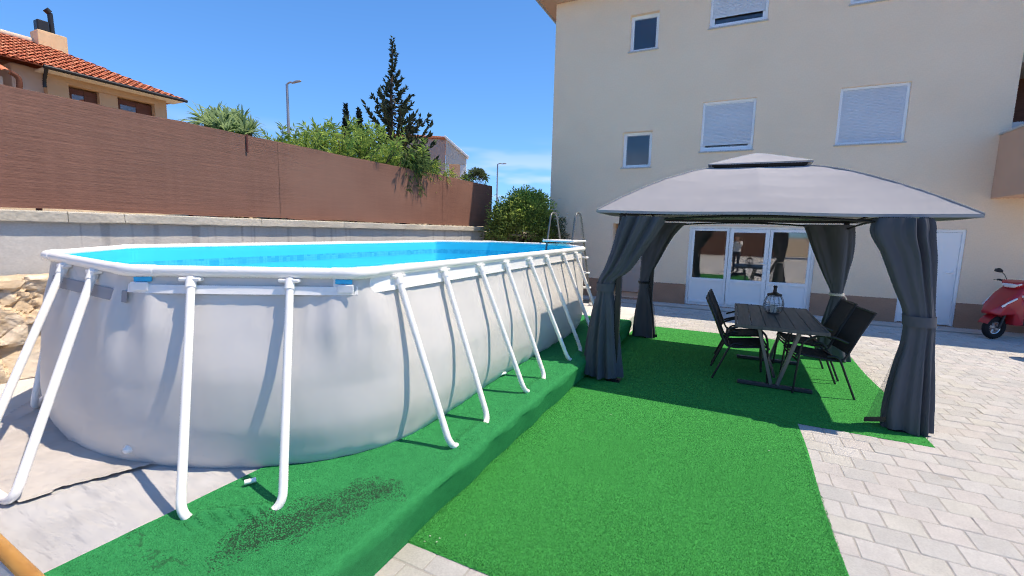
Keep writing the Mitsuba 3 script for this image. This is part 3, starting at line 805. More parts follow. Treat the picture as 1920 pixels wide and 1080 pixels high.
def window(hl, kind, drop=1.0):
    """frame and pane set back in the wall; the big ones with a roller shutter let down over drop of the height"""
    x0, x1, z0, z1 = hl
    key = fast_num("house__window")
    y = YF + 0.105
    fw = 0.052
    def frame(x0, x1, z0, z1, fw, y0, y1):
        return cat([rbox([x0, y0, z0], [x0 + fw, y1, z1], .004), rbox([x1 - fw, y0, z0], [x1, y1, z1], .004),
                    rbox([x0 + fw - .002, y0 + .001, z0], [x1 - fw + .002, y1, z0 + fw], .004), rbox([x0 + fw - .002, y0 + .001, z1 - fw], [x1 - fw + .002, y1, z1], .004)])
    if kind == "small":
        add(key + "__frame", frame(x0 + .002, x1 - .002, z0 + .002, z1 - .002, 0.075, y, y + .07), "m_pvc")
        add(key + "__pane", rbox_sheet(x0 + .07, x1 - .07, z0 + .07, z1 - .07, y + .03), "m_pane")
    else:
        add(key + "__frame", cat([frame(x0 + .002, x1 - .002, z0 + .002, z1 - .002, 0.05, YF + .045, YF + .085), frame(x0 + .045, x1 - .045, z0 + .045, z1 - .045, 0.06, YF + .085, YF + .15)]), "m_pvc")
        add(key + "__pane", rbox_sheet(x0 + .1, x1 - .1, z0 + .1, z1 - .1, YF + .12), "m_pane")
        hgt = (z1 - z0 - 0.10); zb = z1 - .05 - hgt * drop; ns = int(hgt * drop / 0.030)
        sl = []
        for i in range(ns):
            za = zb + i * 0.030
            prof_ = [(0.074, za), (0.065, za + .004), (0.061, za + .015), (0.065, za + .026), (0.074, za + .030)]
            sl.append(grid_mesh(np.array([[[x, YF + yy, zz] for yy, zz in prof_] for x in (x0 + .05, x1 - .05)])))
        sl.append(rbox([x0 + .05, YF + .058, zb - 0.03], [x1 - .05, YF + .076, zb + .002], .003))
        ks = add(key + "__shutter", cat(sl), "m_shutter")
    add(key + "__sill", rbox([x0 - .025, YF - .035, z0 - .026], [x1 + .025, YF + .03, z0 + .001], .004), "m_sill")
    return key


def rbox_sheet(x0, x1, z0, z1, y):
    return trimesh.Trimesh([[x0, y, z0], [x1, y, z0], [x1, y, z1], [x0, y, z1]], [[0, 1, 2], [0, 2, 3]], process=False)


for hl in W_small: window(hl, "small")
for hl, dr_ in zip(W_big, (0.88, 0.955, 0.80, 0.93)): window(hl, "big", dr_)


# glazed terrace doors: three bays, the middle one a door
def glazed(x0, x1, z0, z1, bays, key0):
    y0, y1 = YF + 0.06, YF + 0.13
    add(key0 + "__frame", cat([rbox([x0, y0, z0], [x0 + .06, y1, z1], .004), rbox([x1 - .06, y0, z0], [x1, y1, z1], .004), rbox([x0 + .058, y0 + .001, z1 - .06], [x1 - .058, y1, z1], .004),
                               rbox([x0 + .058, y0 + .001, z0], [x1 - .058, y1, z0 + .05], .004)]), "m_pvc")
    w = (x1 - x0 - 0.12) / bays
    for i in range(bays):
        a, b = x0 + .06 + i * w + .004, x0 + .06 + (i + 1) * w - .004
        k = fast_num("house__glazed_door"); f = 0.085 if i == 1 else 0.06
        za, zb = z0 + .055, z1 - .064; zm = z0 + 0.365 * S
        yy0 = y0 - (0.018 if i == 1 else 0.004)
        add(k + "__frame", cat([rbox([a, yy0, za], [a + f, y1 - .01, zb], .006), rbox([b - f, yy0, za], [b, y1 - .01, zb], .006), rbox([a + f - .003, yy0 + .001, zb - f], [b - f + .003, y1 - .01, zb], .006),
                                rbox([a + f - .003, yy0 + .001, za], [b - f + .003, y1 - .01, za + f], .006), rbox([a + f - .003, yy0 + .001, zm - .04], [b - f + .003, y1 - .01, zm + .04], .006)]), "m_pvc")
        add(k + "__panel", rbox([a + f - .01, yy0 + .022, za + f - .01], [b - f + .01, yy0 + .045, zm - .03], .003), "m_pvc")
        add(k + "__pane", rbox_sheet(a + f - .005, b - f + .005, zm + .035, zb - f + .005, y0 + .025), "m_glass")
        if i == 1:
            add(k + "__handle", cat([rbox([b - .055, yy0 - .012, z0 + .98], [b - .025, yy0 + .001, z0 + 1.14], .004), bar([b - .04, yy0 - .035, z0 + 1.07], [b - .15, yy0 - .035, z0 + 1.07], .018, .018, .004)]), "m_pvc")


glazed(*D_tri, 3, "house__door_surround")
# white door on the right and the panelled door in the porch
def plain_door(x0, x1, z0, z1, y, key):
    add(key + "__frame", cat([rbox([x0 + .001, y - .03, z0], [x0 + .055, y + .05, z1 - .001], .004), rbox([x1 - .055, y - .03, z0], [x1 - .001, y + .05, z1 - .001], .004), rbox([x0 + .053, y - .029, z1 - .056], [x1 - .053, y + .05, z1 - .001], .004)]), "m_pvc")
    add(key + "__leaf", rbox([x0 + .058, y - .012, z0 + .012], [x1 - .058, y + .03, z1 - .06], .004), "m_pvc")


k = fast_num("house__door"); plain_door(*D_right, YF + 0.055, k)
add(k + "__handle", cat([rbox([D_right[1] - .115, YF + .034, 1.0], [D_right[1] - .08, YF + .044, 1.2], .003), bar([D_right[1] - .10, YF + .012, 1.09], [D_right[1] - .22, YF + .012, 1.09], .02, .02, .004)]), "m_pvc")
yp = 7.72 * S
add("house__porch", cat([rbox([-1.86 * S, YF + .322, 0.016], [-1.80 * S, yp + .1, 1.2 * S], 0), rbox([-1.0 * S, YF + .322, 0.016], [-0.96 * S, yp + .1, 1.2 * S], 0), rbox([-1.80 * S, YF + .323, 1.152 * S], [-1.0 * S, yp + .1, 1.2 * S], 0),
                         rbox([-1.80 * S, yp + .101, 0.0], [-1.0 * S, yp + .2, 1.15 * S], 0), rbox([-1.80 * S, YF + .01, -0.01], [-1.0 * S, yp + .1, 0.018], 0)]), "m_facade")
k = fast_num("house__door"); plain_door(-1.755 * S, -1.19 * S, 0.03, 1.13 * S, yp, k)
for za, zb in ((.12, .55), (.66, 1.05), (1.16, 1.75)):
    add(k + "__panel", rbox([-1.755 * S + .17, yp - .022, za], [-1.19 * S - .17, yp - .011, zb], .008), "m_pvc")
add(k + "__handle", cat([tube([[-1.19 * S - .13, yp - .06, .75], [-1.19 * S - .13, yp - .06, 1.5]], .014), rbox([-1.19 * S - .16, yp - .05, .82], [-1.19 * S - .09, yp - .012, 1.02], .004)]), "m_black")
# loggia and balcony on the right
add("house__loggia", cat([rbox([2.59 * S, YF + 1.5, 2.0 * S], [4.6 * S, YF + 1.6, 3.1 * S], 0), rbox([2.5 * S, YF + .323, 2.0 * S], [2.588 * S, YF + 1.6, 3.1 * S], 0), rbox([2.59 * S, YF + .323, 3.05 * S], [4.6 * S, YF + 1.5, 3.12 * S], 0),
                          rbox([2.59 * S, YF + .323, 1.5 * S], [4.6 * S, YF + 1.5, 1.6 * S], 0)]), "m_brown_wood")
yb0 = YF - 1.32
add("house__balcony", cat([rbox([2.505 * S, yb0, 1.478 * S], [2.505 * S + .12, YF - .002, 2.155 * S], 0.006), rbox([2.505 * S + .121, yb0, 1.478 * S], [4.7 * S, yb0 + .12, 2.155 * S], 0.006),
                           rbox([2.505 * S + .122, yb0 + .121, 1.482 * S], [4.7 * S, YF - .002, 1.56 * S], 0.0)]), "m_balcony")
add("house__balcony__coping", cat([rbox([2.505 * S - .02, yb0 - .02, 2.156 * S], [2.505 * S + .14, YF - .003, 2.178 * S], 0.004), rbox([2.505 * S + .141, yb0 - .02, 2.156 * S], [4.7 * S, yb0 + .14, 2.178 * S], 0.004)]), "m_sill")
add("house__loggia__sill", rbox([2.592 * S, YF + .02, 2.06 * S], [4.59 * S, YF + .3, 2.29 * S], .006), "m_sill")
# hipped roof with projecting eaves
e = 0.21 * S
zr = HTOP
xm0, xm1, ym = HXL + 3.2 * S, HXR - 3.2 * S, (YF + HBACK) / 2
rc = np.array([[HXL - e, YF - e, zr], [HXR + e, YF - e, zr], [HXR + e, HBACK + e, zr], [HXL - e, HBACK + e, zr], [xm0, ym, zr + 1.6 * S], [xm1, ym, zr + 1.6 * S]])
rt = rc + [0, 0, 0.16]
roof = trimesh.Trimesh(rt, [[0, 1, 5], [0, 5, 4], [1, 2, 5], [2, 3, 4], [2, 4, 5], [3, 0, 4]], process=False)
add("house__roof", roof, "m_tile_0")
add("house__roof__soffit", cat([rbox([HXL - e, YF - e, zr + .001], [HXR + e, HBACK + e, zr + .05], 0.005), trimesh.creation.box(bounds=[[HXL - e - .02, YF - e - .02, zr + .052], [HXR + e + .02, HBACK + e + .02, zr + .155]])]), "m_soffit")
add("house__roof__gutter", cat([tube([[HXL - e - .07, YF - e - .08, zr + .10], [HXL - e - .07, HBACK + e, zr + .10]], .065, 12), tube([[HXL - e - .08, YF - e - .09, zr + .10], [HXR + e, YF - e - .09, zr + .10]], .065, 12)]), "m_galv", smooth=40)

# ------------------------------------------------------------------ gazebo
tag("gazebo", "gazebo with a two-tier light grey fabric roof over the dining table", "gazebo")
EC = np.array([[-.822, 2.93, 1.150], [1.057, 2.93, 1.133], [1.07, 4.58, 1.145], [-.822, 4.58, 1.150]]) * S     # corners of the eaves
gc = np.array([.105, 3.74]) * S
RC = np.array([[gc[0] - .27 * S, gc[1] - .27 * S, 1.462 * S], [gc[0] + .27 * S, gc[1] - .27 * S, 1.456 * S], [gc[0] + .27 * S, gc[1] + .27 * S, 1.462 * S], [gc[0] - .27 * S, gc[1] + .27 * S, 1.462 * S]])
POST = np.array([[-.665, 2.99], [.85, 2.96], [.80, 4.45], [-.68, 4.45]]) * S
gg = lambda t: 1 - (1 - t) ** 1.42


def roof_side(k, lift=0.0, na=64, nt=34):
    a = np.linspace(0, 1, na)[:, None, None]; t = np.linspace(0, 1, nt)[None, :, None]
    e0, e1, r0, r1 = EC[k], EC[(k + 1) % 4], RC[k], RC[(k + 1) % 4]
    E_, R_ = e0 * (1 - a) + e1 * a, r0 * (1 - a) + r1 * a
    P = np.repeat(E_, nt, 1) * (1 - t) + np.repeat(R_, nt, 1) * t
    z = E_[..., 2] * (1 - gg(t[..., 0])) + R_[..., 2] * gg(t[..., 0])
    av, tv = a[..., 0], t[..., 0]
    z = z - 0.030 * np.abs(np.sin(2 * np.pi * av)) ** 0.8 * np.sin(np.pi * np.clip(tv * 0.97 + 0.03, 0, 1)) ** 0.8
    z = z - 0.005 * np.sin(np.pi * 2 * av) ** 2 * (1 - tv) ** 2
    q = np.stack([P[..., 0] * 1.4, P[..., 1] * 1.4, np.broadcast_to(tv * 14, z.shape)], -1)
    z = z + 0.024 * (meshkit.fbm(q, 4, 40 + k) - 0.5) * np.sin(np.pi * tv) ** .5
    P = P.copy(); P[..., 2] = z + lift
    return P


panels = [roof_side(k) for k in range(4)]
for k in range(4):
    add("gazebo__roof_panel", grid_mesh(panels[k]), "m_canopy", smooth=True)
hem = []
for k in range(4):
    row = panels[k][:, 0]; d = np.array([0, 0, -0.028]); out_ = np.array([[0, -1, 0], [1, 0, 0], [0, 1, 0], [-1, 0, 0]][k]) * 0.004
    hem += [grid_mesh(np.stack([row + out_, row + out_ + d]), ), grid_mesh(np.stack([row + out_ + d, row - out_ * 2 + d])), grid_mesh(np.stack([row - out_ * 2 + d, row - out_ * 2]))]
add("gazebo__hem", cat(hem), "m_canopy", smooth=30)
# piping along the hips
for k in range(4):
    add("gazebo__seam", tube(panels[k][0] + [0, 0, .004], 0.007, 6), "m_canopy", smooth=True)
# upper tier
UH = .305 * S; uz, ua = 1.486 * S, 1.594 * S
UC = np.array([[gc[0] - UH, gc[1] - UH, uz], [gc[0] + UH, gc[1] - UH, uz - .006], [gc[0] + UH, gc[1] + UH, uz], [gc[0] - UH, gc[1] + UH, uz]]); AP = np.array([gc[0], gc[1], ua])
up_ = []
for k in range(4):
    a = np.linspace(0, 1, 24)[:, None]; t = np.linspace(0, 1, 14)[None, :, None]
    e_ = UC[k] * (1 - a) + UC[(k + 1) % 4] * a
    P = e_[:, None] * (1 - t) + AP * t
    P[..., 2] = uz + (ua - uz) * (1 - (1 - t[..., 0]) ** 1.08) - 0.012 * np.sin(np.pi * a) * np.sin(np.pi * t[..., 0])
    up_.append(grid_mesh(P))
    up_.append(grid_mesh(np.stack([e_, e_ - [0, 0, .012]])))
add("gazebo__top_tier", cat(up_), "m_canopy", smooth=30)
vent = cat([grid_mesh(np.stack([RC[[k, (k + 1) % 4]] + [0, 0, -.004], UC[[k, (k + 1) % 4]] * .93 + np.r_[gc, uz] * .07 + [0, 0, -.004]])) for k in range(4)])
add("gazebo__vent_net", vent, "m_black")
for k in range(4):
    x, y = POST[k]
    add("gazebo__post", cat([rbox([x - .03, y - .03, 0.012], [x + .03, y + .03, 1.125 * S], .005), rbox([x - .075, y - .075, 0.010], [x + .075, y + .075, .018], .002)]), "m_black")
for k in range(4):
    a, b = np.r_[POST[k], 1.132 * S], np.r_[POST[(k + 1) % 4], 1.132 * S]
    add("gazebo__beam", bar(a, b, .035, .035, .003), "m_black")
    t = np.linspace(0, 1, 30)[:, None]
    ar = np.r_[POST[k], 0] * (1 - t) + np.r_[POST[(k + 1) % 4], 0] * t; ar[:, 2] = S * (1.075 + 0.042 * np.sin(np.pi * t[:, 0]))
    stub = [bar(ar[15], ar[15] * [1, 1, 0] + [0, 0, 1.13 * S], .02, .02)]
    add("gazebo__arch", cat([tube(ar, .012, 8)] + stub), "m_black", smooth=40)
    rp = panels[k][0] + [0, 0, -.035]; rp = np.vstack([np.r_[POST[k], 1.12 * S], rp[5:]])
    add("gazebo__rib", tube(rp, .014, 8), "m_black", smooth=40)
    mid = panels[k][32] + [0, 0, -.03]
    add("gazebo__rib", tube(mid[2:], .011, 8), "m_black", smooth=40)
add("gazebo__ring", tube(RC + [0, 0, -.03], .014, 8, closed=True), "m_black")


def curtain(rows, Y, lab, tie, pleats, seed, net=None, thick=0.5, cord=None, lean=0.0):
    """rows: (y, x left, x right) in the photograph, on the plane of the post; a loft with pleats that close up at the tie"""
    key = fast_num("curtain"); tag(key, lab, "curtain", "curtains tied to the gazebo posts")
    Y = Y * S
    R = []
    for py, xl, xr in rows:
        a, b = at_y(xl, py, Y), at_y(xr, py, Y); R.append([(a[2] + b[2]) / 2, (a[0] + b[0]) / 2, (b[0] - a[0]) / 2])
    R = np.array(R)[::-1]; R[0, 0] = max(R[0, 0], 0.02); R[-1, 0] = min(R[-1, 0], 1.11 * S)
    zz = np.linspace(R[0, 0], R[-1, 0], 90)
    cx, hw = PchipInterpolator(R[:, 0], R[:, 1])(zz), PchipInterpolator(R[:, 0], R[:, 2])(zz)
    zt = np.mean([at_y((rows[i][1] + rows[i][2]) / 2, rows[i][0], Y)[2] for i in tie])
    g = np.abs(zz - zt)
    n = 220; th = np.arange(n) * 2 * np.pi / n
    r_ = np.random.default_rng(seed); ph = r_.uniform(0, 6.28, 4)
    P = np.zeros((len(zz), n, 3))
    for j, z in enumerate(zz):
        amp = 0.14 + 0.26 * np.clip(g[j] / 0.5, 0, 1)
        w = th + 0.25 * np.sin(2 * th + ph[0])
        pl = 1 + amp * (0.6 * np.sin(pleats * w + ph[1] + 0.5 * np.sin(z * 2.3 + ph[2])) + 0.4 * np.sin((pleats * 1.7).__int__() * w + ph[3] + z)) \
            + 0.16 * (meshkit.fbm(np.c_[np.cos(th) * 2.2, np.sin(th) * 2.2, np.full(n, z * 2.6 + .8 * np.cos(th + ph[1]))], 4, seed) - .5) + 0.05 * (meshkit.fbm(np.c_[np.cos(th) * 9, np.sin(th) * 9, np.full(n, z * 7.0) + 3 * np.cos(th)], 3, seed + 9) - .5)
        ty = thick * hw[j] * (1.0 if z > zt else 0.95) + 0.02
        P[j, :, 0] = cx[j] + hw[j] * np.cos(th) * (1 + 0.32 * (pl - 1))
        P[j, :, 1] = Y + ty * np.sin(th) * pl + lean * (z - zt) * 0
        P[j, :, 2] = z + (0.012 * np.sin(3 * th + ph[0]) if j == 0 else 0)
    m = grid_mesh(P, closed_v=True)
    add(key + "__cloth", m, "m_curtain", smooth=True)
    j0 = int(np.argmin(g)); b0, b1 = max(j0 - 3, 0), min(j0 + 3, len(zz) - 1)
    if cord is None:
        band = []
        for z in np.linspace(zt - .045, zt + .045, 5):
            j = int(np.argmin(np.abs(zz - z))); c = np.array([cx[j], Y])
            hwj, tyj = hw[j] + .010, thick * hw[j] * 1.18 + .032
            band.append(np.c_[c[0] + hwj * np.cos(th), c[1] + tyj * np.sin(th), np.full(n, z) + 0.004 * np.sin(th)])
        add(key + "__tie_band", grid_mesh(np.array(band), closed_v=True), "m_curtain", smooth=True)
    else:
        j = j0; ring = np.c_[cx[j] + (hw[j] + .012) * np.cos(th), Y + (thick * hw[j] * 1.1 + .03) * np.sin(th), np.full(n, zt)]
        tail = curve(np.array([ring[0], ring[0] + [.03, -.03, -.05], ring[0] + [.035, -.03, -.16]]), 6)
        add(key + "__tie_cord", cat([tube(ring, .009, 8, closed=True), tube(ring + [0, 0, .018], .009, 8, closed=True), tube(tail, .007, 6)]), cord, smooth=40)
    if net:
        rn_ = np.array([np.r_[at_y(xa, py, Y - .05), at_y(xb, py, Y - .05)] for py, xa, xb in net])
        a = np.linspace(0, 1, 40)[None, :, None]
        idx = np.linspace(0, len(rn_) - 1, 30); rr = np.stack([np.interp(idx, np.arange(len(rn_)), rn_[:, c_]) for c_ in range(6)], 1)
        P = rr[:, None, :3] * (1 - a) + rr[:, None, 3:] * a
        P[..., 1] += 0.012 * np.sin(a[..., 0] * 22 + seed) * np.sin(np.pi * np.linspace(0, 1, 30))[:, None]
        add(key + "__net", grid_mesh(P), "m_net", smooth=True)
        hemP = np.stack([P[-1] + [0, -.004, .045], P[-1] + [0, -.004, 0]])
        add(key + "__net_hem", grid_mesh(hemP), "m_black")
    return key


curtain([(399, 1166, 1252), (430, 1158, 1237), (470, 1147, 1208), (505, 1133, 1182), (530, 1121, 1153), (545, 1120, 1150), (580, 1111, 1155), (640, 1100, 1160), (702, 1093, 1165)], 2.99,
        "charcoal curtain drawn back to the front left gazebo post beside the green step", (4, 5), 7, 1)
curtain([(403, 1642, 1746), (430, 1634, 1748), (480, 1655, 1751), (540, 1676, 1752), (590, 1693, 1753), (612, 1694, 1753), (640, 1690, 1751), (700, 1672, 1749), (765, 1656, 1747), (822, 1650, 1743)], 2.96,
        "largest charcoal curtain with a wide tie band, on the front right post over the paving", (4, 5), 8, 2,
        net=[(640, 1689, 1700), (700, 1664, 1684), (750, 1640, 1668), (790, 1619, 1660)])
curtain([(409, 1207, 1284), (440, 1205, 1263), (480, 1203, 1240), (515, 1200, 1222), (530, 1199, 1217), (560, 1195, 1222), (600, 1189, 1226), (632, 1186, 1228)], 4.45,
        "black-looking curtain pinched in at the back left post in front of the porch door", (4,), 6, 3, net=[(540, 1212, 1220), (580, 1215, 1228), (632, 1218, 1232)], cord="m_black")
curtain([(406, 1513, 1600), (440, 1517, 1600), (480, 1530, 1597), (520, 1545, 1588), (553, 1557, 1580), (580, 1549, 1582), (620, 1537, 1586), (676, 1530, 1594)], 4.45,
        "dark curtain knotted with a pale cord at the back right post behind two chairs", (4,), 6, 4, cord="m_cord")

# ------------------------------------------------------------------ table, chairs, lantern
tag("dining_table", "rectangular dark grey slatted garden table on V-shaped legs under the gazebo", "table")
TX0, TX1, TY0, TY1, TZ = .048 * S, .572 * S, 3.265 * S, 4.285 * S, .43 * S
npl = 6; pw = (TX1 - TX0 - .05) / npl
for i in range(npl):
    add("dining_table__plank", rbox([TX0 + .025 + i * pw + .003, TY0 + .03, TZ - .022], [TX0 + .025 + (i + 1) * pw - .003, TY1 - .03, TZ - .0005 * (i % 3)], .003), "m_table")
add("dining_table__rim", cat([rbox([TX0, TY0, TZ - .04], [TX0 + .024, TY1, TZ + .001], .003), rbox([TX1 - .024, TY0, TZ - .04], [TX1, TY1, TZ + .001], .003),
                              rbox([TX0 + .025, TY0, TZ - .04], [TX1 - .025, TY0 + .027, TZ + .001], .003), rbox([TX0 + .025, TY1 - .027, TZ - .04], [TX1 - .025, TY1, TZ + .001], .003)]), "m_table")
for yy in (3.37 * S, 4.09 * S):
    xm = (TX0 + TX1) / 2
    add("dining_table__foot", rbox([xm - .37, yy - .035, .012], [xm + .37, yy + .035, .05], .008), "m_steel_dark")
    for sg_ in (-1, 1):
        add("dining_table__leg", bar([xm + sg_ * .03, yy, .051], [xm + sg_ * .20, yy, TZ - .043], .07, .035, .004, up=(1, 0, 0)), "m_table_frame")
    add("dining_table__crossbar", rbox([xm - .36, yy - .02, TZ - .042], [xm + .36, yy + .02, TZ - .023], .003), "m_steel_dark")
add("dining_table__stretcher", bar([xm, 3.41 * S, .12], [xm, 4.05 * S, .12], .03, .03, .004), "m_steel_dark")


def chair(x, y, deg, lab):
    key = fast_num("garden_chair"); tag(key, lab, "chair", "black garden chairs round the dining table")
    A = math.radians(deg); M = np.eye(4); M[:2, :2] = [[math.cos(A), -math.sin(A)], [math.sin(A), math.cos(A)]]; M[:3, 3] = [x, y, 0.012]
    put = lambda m: m.apply_transform(M)
    for s in (-1, 1):
        w = .265 * s
        add(key + "__front_leg", put(tube(curve([[.27, w, 0], [.25, w, .30], [.235, w, .50], [.19, w * 1.03, .60], [.08, w * 1.04, .655], [-.06, w * 1.03, .65], [-.20, w * .97, .60]], 8), .0115, 8)), "m_black", smooth=40)
        add(key + "__rear_leg", put(tube(curve([[-.31, w, 0], [-.22, w * .99, .22], [-.13, w * .97, .42], [-.02, w * .96, .44]], 8), .0115, 8)), "m_black", smooth=40)
        add(key + "__side_rail", put(tube(curve([[-.415, w * .88, .93], [-.31, w * .88, .70], [-.215, w * .88, .47], [-.17, w * .88, .405], [-.08, w * .88, .395], [.10, w * .88, .415], [.235, w * .88, .43], [.262, w * .88, .41]], 8), .0115, 8)), "m_black", smooth=40)
    # sling: one cloth, seat and back
    def sling(path, th=.004):
        a = np.linspace(-1, 1, 14); p = curve(path, 10)
        t = np.gradient(p, axis=0); nrm = np.c_[-t[:, 2], t[:, 0]]; nrm /= np.linalg.norm(nrm, axis=1, keepdims=True)
        sag = .022 * (1 - a ** 2)
        P = np.zeros((len(p), 14, 3)); P[..., 0] = p[:, None, 0] - nrm[:, None, 0] * sag; P[..., 1] = a * .232; P[..., 2] = p[:, None, 2] - nrm[:, None, 1] * sag
        Q = P.copy(); Q[..., 0] -= nrm[:, None, 0] * th; Q[..., 2] -= nrm[:, None, 1] * th
        return cat([grid_mesh(P), grid_mesh(Q), grid_mesh(np.stack([P[0], Q[0]])), grid_mesh(np.stack([P[-1], Q[-1]]))])
    add(key + "__backrest", put(sling([[-.415, 0, .93], [-.31, 0, .70], [-.215, 0, .47]])), "m_sling", smooth=40)
    add(key + "__seat", put(sling([[-.175, 0, .41], [-.08, 0, .400], [.10, 0, .42], [.24, 0, .435]])), "m_sling", smooth=40)
    for bar_ in ([[-.415, -.24, .93], [-.415, .24, .93]], [[.262, -.24, .41], [.262, .24, .41]], [[-.14, -.262, .40], [-.14, .262, .40]], [[.245, -.26, .36], [.245, .26, .36]]):
        add(key + "__crossbar", put(tube(bar_, .0105, 8)), "m_black", smooth=40)


chair(.545 * S, 3.50 * S, 189, "black sling chair nearest the front right curtain, its seat catching the sun")
chair(.530 * S, 3.90 * S, 188, "black sling chair between the nearest right chair and the back right curtain")
chair(.105 * S, 3.56 * S, 4, "black sling chair at the front of the left side of the table")
chair(.100 * S, 3.95 * S, -2, "black sling chair at the rear of the left side of the table")

lx, ly, lz = .304 * S, 3.866 * S, TZ + .002
tag("lantern", "round glass and wire lantern with a black top standing on the table", "lantern")
gp_ = np.array([(.055, .0), (.085, .02), (.108, .07), (.113, .12), (.10, .18), (.075, .225), (.055, .24)])
gcurve = curve(np.c_[gp_[:, 0], gp_[:, 1], gp_[:, 1] * 0], 6)[:, :2]
scene["m_lantern_glass"] = {"type": "thindielectric", "int_ior": 1.5}
add("lantern__glass", lathe(gcurve * [.955, 1] + [0, .004], (lx, ly, lz), 36), "m_lantern_glass", smooth=True)
add("lantern__wire", cat([tube(np.c_[lx + gcurve[:, 0] * math.cos(a), ly + gcurve[:, 0] * math.sin(a), lz + gcurve[:, 1] + .004], .0028, 6) for a in np.arange(12) * math.pi / 6]
                         + [tube(np.c_[lx + r0 * np.cos(np.linspace(0, 6.2832, 33)[:-1]), ly + r0 * np.sin(np.linspace(0, 6.2832, 33)[:-1]), np.full(32, lz + z0)], .0035, 6, closed=True) for r0, z0 in ((.112, .12), (.086, .022), (.076, .226))]), "m_steel_dark", smooth=40)
add("lantern__base", lathe([(0, 0), (.062, 0), (.062, .012), (0, .012)], (lx, ly, lz), 28), "m_steel_dark", smooth=30)
add("lantern__top", lathe([(.085, .236), (.085, .25), (.05, .262), (.022, .275), (.018, .33), (.026, .345), (.018, .36), (0, .362)], (lx, ly, lz), 28), "m_black", smooth=35)
add("lantern__candle", lathe([(0, .013), (.036, .013), (.036, .11), (.03, .115), (0, .112)], (lx, ly, lz), 24), "m_candle", smooth=40)

# ------------------------------------------------------------------ pool ladder
tag("pool_ladder", "white and dark grey A-frame pool ladder standing over the far pool rim", "ladder")
LXs = (-1.50 * S, -1.775 * S)
zt_ = 1.205 * S
pin = lambda x: [[x, 4.36 * S, .40 * S], [x, 4.40 * S, .78 * S], [x, 4.52 * S, zt_ - .06]]
for x in LXs:
    path = fillet(np.array([[x, 4.30 * S, .30 * S], [x, 4.56 * S, zt_], [x, 4.72 * S, zt_], [x, 4.90 * S, .86 * S], [x + .03, 5.22 * S, Z1]]), np.array([0, .12, .12, .3, 0]), 8)
    add("pool_ladder__rail", tube(path, .0165, 10), "m_table_frame", smooth=40)
    add("pool_ladder__foot", rbox([x - .01, 5.18 * S, Z1], [x + .07, 5.27 * S, Z1 + .05], .01), "m_white_tube")
add("pool_ladder__platform", rbox([LXs[1] - .06, 4.42 * S, .895 * S], [LXs[0] + .06, 4.86 * S, .918 * S], .012), "m_white_tube")
for z in (.72, .54, .36):
    f = (.86 - z) / (.86 - .142); yy = (4.90 + .32 * f) * S
    add("pool_ladder__step", rbox([LXs[1] - .03, yy - .055, z * S - .018], [LXs[0] + .055, yy + .055, z * S + .018], .012), "m_white_tube")
for z in (.68, .50):
    f = (zt_ / S - z) / (zt_ / S - .30); yy = (4.56 - .26 * f) * S
    add("pool_ladder__step", rbox([LXs[1] - .02, yy - .04, z * S - .018], [LXs[0] + .02, yy + .04, z * S + .018], .012), "m_white_tube")

# ------------------------------------------------------------------ scooter
import manifold3d as m3


def hull(pts, seg=20):
    ms = [m3.Manifold.sphere(r, seg).translate([x, y, z]) for x, y, z, r in pts]
    return m3.Manifold.batch_hull(ms)


def mir(pts): return pts + [(x, -y, z, r) for x, y, z, r in pts if abs(y) > 1e-6]


def to_tm(M, L_=0.03, it=6):
    M = M.refine_to_length(L_) if L_ else M
    q = M.to_mesh(); t = trimesh.Trimesh(q.vert_properties[:, :3].astype(float), q.tri_verts, process=True)
    if it: trimesh.smoothing.filter_taubin(t, iterations=it)
    return t


tag("motor_scooter", "red motor scooter parked against the house plinth at the right edge", "scooter")
sA = math.radians(209); SM = np.eye(4); SM[:2, :2] = [[math.cos(sA), -math.sin(sA)], [math.sin(sA), math.cos(sA)]]
SM[:3, 3] = np.array([2.50 * S, 6.36 * S, 0.022 if False else 0.0])
sput = lambda m: m.apply_transform(SM)


def sadd(name, m, b, sm=40): add("motor_scooter__" + name, sput(m), b, smooth=sm)


def wheel(x):
    a = np.linspace(0, 2 * np.pi, 41)[:-1]
    ty = tube(np.c_[x + .155 * np.cos(a), 0 * a, .205 + .155 * np.sin(a)], .05, 14, closed=True)
    rim = cat([tube(np.c_[x + .115 * np.cos(a), 0 * a, .205 + .115 * np.sin(a)], .02, 8, closed=True), trimesh.creation.cylinder(.035, .10, transform=trimesh.transformations.rotation_matrix(np.pi / 2, [1, 0, 0]) @ np.eye(4)).apply_translation([x, 0, .205])]
              + [bar([x, 0, .205], [x + .11 * math.cos(q), 0, .205 + .11 * math.sin(q)], .03, .02, .004, up=(0, 1, 0)) for q in np.arange(5) * 2 * np.pi / 5])
    k = "motor_scooter__" + ("wheel" if x > -0.5 else "wheel_001")
    add(k + "__tyre", sput(ty), "m_rubber", smooth=40); add(k + "__rim", sput(rim), "m_chrome", smooth=30)


